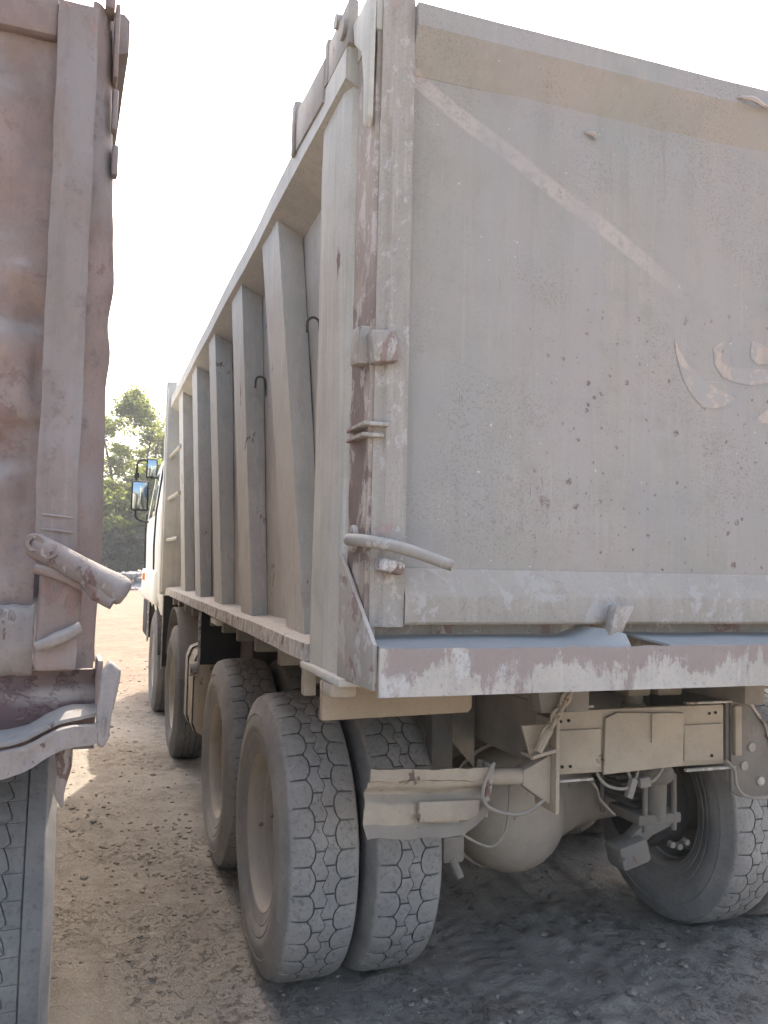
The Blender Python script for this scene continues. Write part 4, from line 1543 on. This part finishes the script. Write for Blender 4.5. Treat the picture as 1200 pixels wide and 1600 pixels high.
def tree(x, y, h, spread, seed, lab, lean=0.0, lit=True, grp=None, low=.16):
    rt = random.Random(seed)
    root = thing('tree', (x, y, gheight(x, y)), lab, 'tree', grp)
    z0 = gheight(x, y)
    mb = MB()
    tops = []
    for b in range(rt.choice((2, 3))):
        a = rt.uniform(0, 6.28)
        p = [(x + .15 * math.cos(a), y + .15 * math.sin(a), z0 - .1)]
        cx, cy = x, y
        ww = rt.uniform(.05, .12) * spread
        for s_ in range(1, 6):
            cx += math.cos(a) * ww + rt.uniform(-.15, .15) + lean * .2
            cy += math.sin(a) * ww + rt.uniform(-.15, .15)
            p.append((cx, cy, z0 + h * .15 * s_))
        r0 = .020 * h
        mb.tube(p, r0, 8, radii=[r0, r0 * .85, r0 * .7, r0 * .5, r0 * .35, r0 * .12])
        tops += p[2:]
    for i in range(26):
        s0 = Vector(rt.choice(tops))
        a = rt.uniform(0, 6.28)
        ln = rt.uniform(.25, .5) * spread
        e = s0 + Vector((math.cos(a) * ln, math.sin(a) * ln, rt.uniform(.1, .7) * ln))
        m1 = (s0 + e) / 2 + Vector((0, 0, .1 * ln))
        mb.tube([s0, m1, e], .03, 5, radii=[.05, .03, .012])
    mb.build('trunk', m_bark, root, smooth=60)
    # crown: clumps of leaf faces
    for (matn, share, nm) in ((m_leaf, .5, 'crown'), (m_leaf_shaded, .5, 'crown')):
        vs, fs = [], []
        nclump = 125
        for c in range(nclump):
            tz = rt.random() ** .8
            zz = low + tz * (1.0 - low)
            is_top = zz > .52 + rt.uniform(-.12, .12)  # upper clumps take the sunlit colour, lower ones the shaded colour
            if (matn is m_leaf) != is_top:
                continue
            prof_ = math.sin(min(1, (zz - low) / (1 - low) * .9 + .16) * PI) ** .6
            rad = spread * prof_ * math.sqrt(rt.random())
            a = rt.uniform(0, 6.28)
            cc = Vector((x + lean * zz + rad * math.cos(a), y + rad * math.sin(a), z0 + zz * h))
            cr = rt.uniform(.35, .95) * spread * .26
            for l in range(170):
                d_ = Vector((rt.gauss(0, 1), rt.gauss(0, 1), rt.gauss(0, .65))) * cr * .55
                c2 = cc + d_
                if c2.z < z0 + low * h * .7:
                    continue
                sz = rt.uniform(.07, .15)
                u_ = Vector((rt.gauss(0, 1), rt.gauss(0, 1), rt.gauss(0, .6))).normalized()
                v_ = u_.cross(Vector((rt.gauss(0, 1), rt.gauss(0, 1), rt.gauss(0, 1)))).normalized()
                i0 = len(vs)
                vs += [c2 - u_ * sz, c2 + v_ * sz * .5, c2 + u_ * sz * 1.3, c2 - v_ * sz * .5]
                fs.append((i0, i0 + 1, i0 + 2, i0 + 3))
        if not vs:
            continue
        me = bpy.data.meshes.new('crown')
        me.from_pydata([v - root.location for v in vs], [], fs)
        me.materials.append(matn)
        o = bpy.data.objects.new('crown', me)
        COL.objects.link(o)
        o.parent = root
    return root


tree(2.4, 60, 13.2, 3.6, 11, 'tallest light green tree at the far end of the gap between the trucks')
tree(5.6, 62, 11.8, 3.2, 12, 'yellow-green tree just beyond the white cab and its mirrors')
tree(-1.6, 63, 11, 3.4, 13, 'tree mostly hidden behind the red-brown truck edge at the gap', )
tree(3.6, 55, 7.6, 3.0, 14, 'low dusty grey-green tree in front of the taller ones', low=.10)
tree(0.9, 54, 6.0, 2.6, 15, 'dark dusty bush-like tree beside the red-brown truck edge', low=.10)
tree(9.5, 60, 10, 3.6, 16, 'tree standing behind the white cab, mostly hidden')

# rubble bank at the foot of the trees
mb = MB()
mb.grid(lambda u, v: (-14 + u * 34, 45 + v * 12, -.1 + math.sin(min(1, v * 1.6) * PI) ** .8 * (.75 + .5 * ns((u * 30, v * 6, 0), .35)) * (1 + .2 * ns((u * 60, v * 20, 0), .8)) * 1.0), 170, 40)
bank = mb.build('rubble_bank', m_rubble, smooth=0)
bank['kind'] = 'structure'
mb = MB()
rr = random.Random(9)
for i in range(420):
    x = rr.uniform(-2, 9)
    y = rr.uniform(44.5, 49)
    r = rr.uniform(.06, .28) * (1 if y > 45.5 else .6)
    z = .45 if y > 46 else .05
    rockmesh(mb.b, (x, y, z + rr.uniform(-.1, .35) * (y > 46)), r, rr.random() * 30, .7)
rb = mb.build('rubble', m_rubble, smooth=0)
rb['kind'] = 'stuff'
rb['label'] = 'grey broken rubble heaped at the foot of the trees'
rb['category'] = 'rubble'

# =================================================================== dusty air
hz = MB().box(-1300, 1300, -600, 3200, -3.0, 17, 0)
km = bpy.data.materials.new('dusty air')
km.use_nodes = True
for n_ in list(km.node_tree.nodes):
    km.node_tree.nodes.remove(n_)
vo = km.node_tree.nodes.new('ShaderNodeOutputMaterial')
vp = km.node_tree.nodes.new('ShaderNodeVolumePrincipled')
vp.inputs['Color'].default_value = (.86, .9, .95, 1)
vp.inputs['Density'].default_value = .001
vp.inputs['Anisotropy'].default_value = .3
km.node_tree.links.new(vp.outputs[0], vo.inputs['Volume'])
haze = hz.build('haze', km, smooth=0)
haze['kind'] = 'stuff'
haze['label'] = 'pale dusty air softening the far trees'
haze['category'] = 'haze'
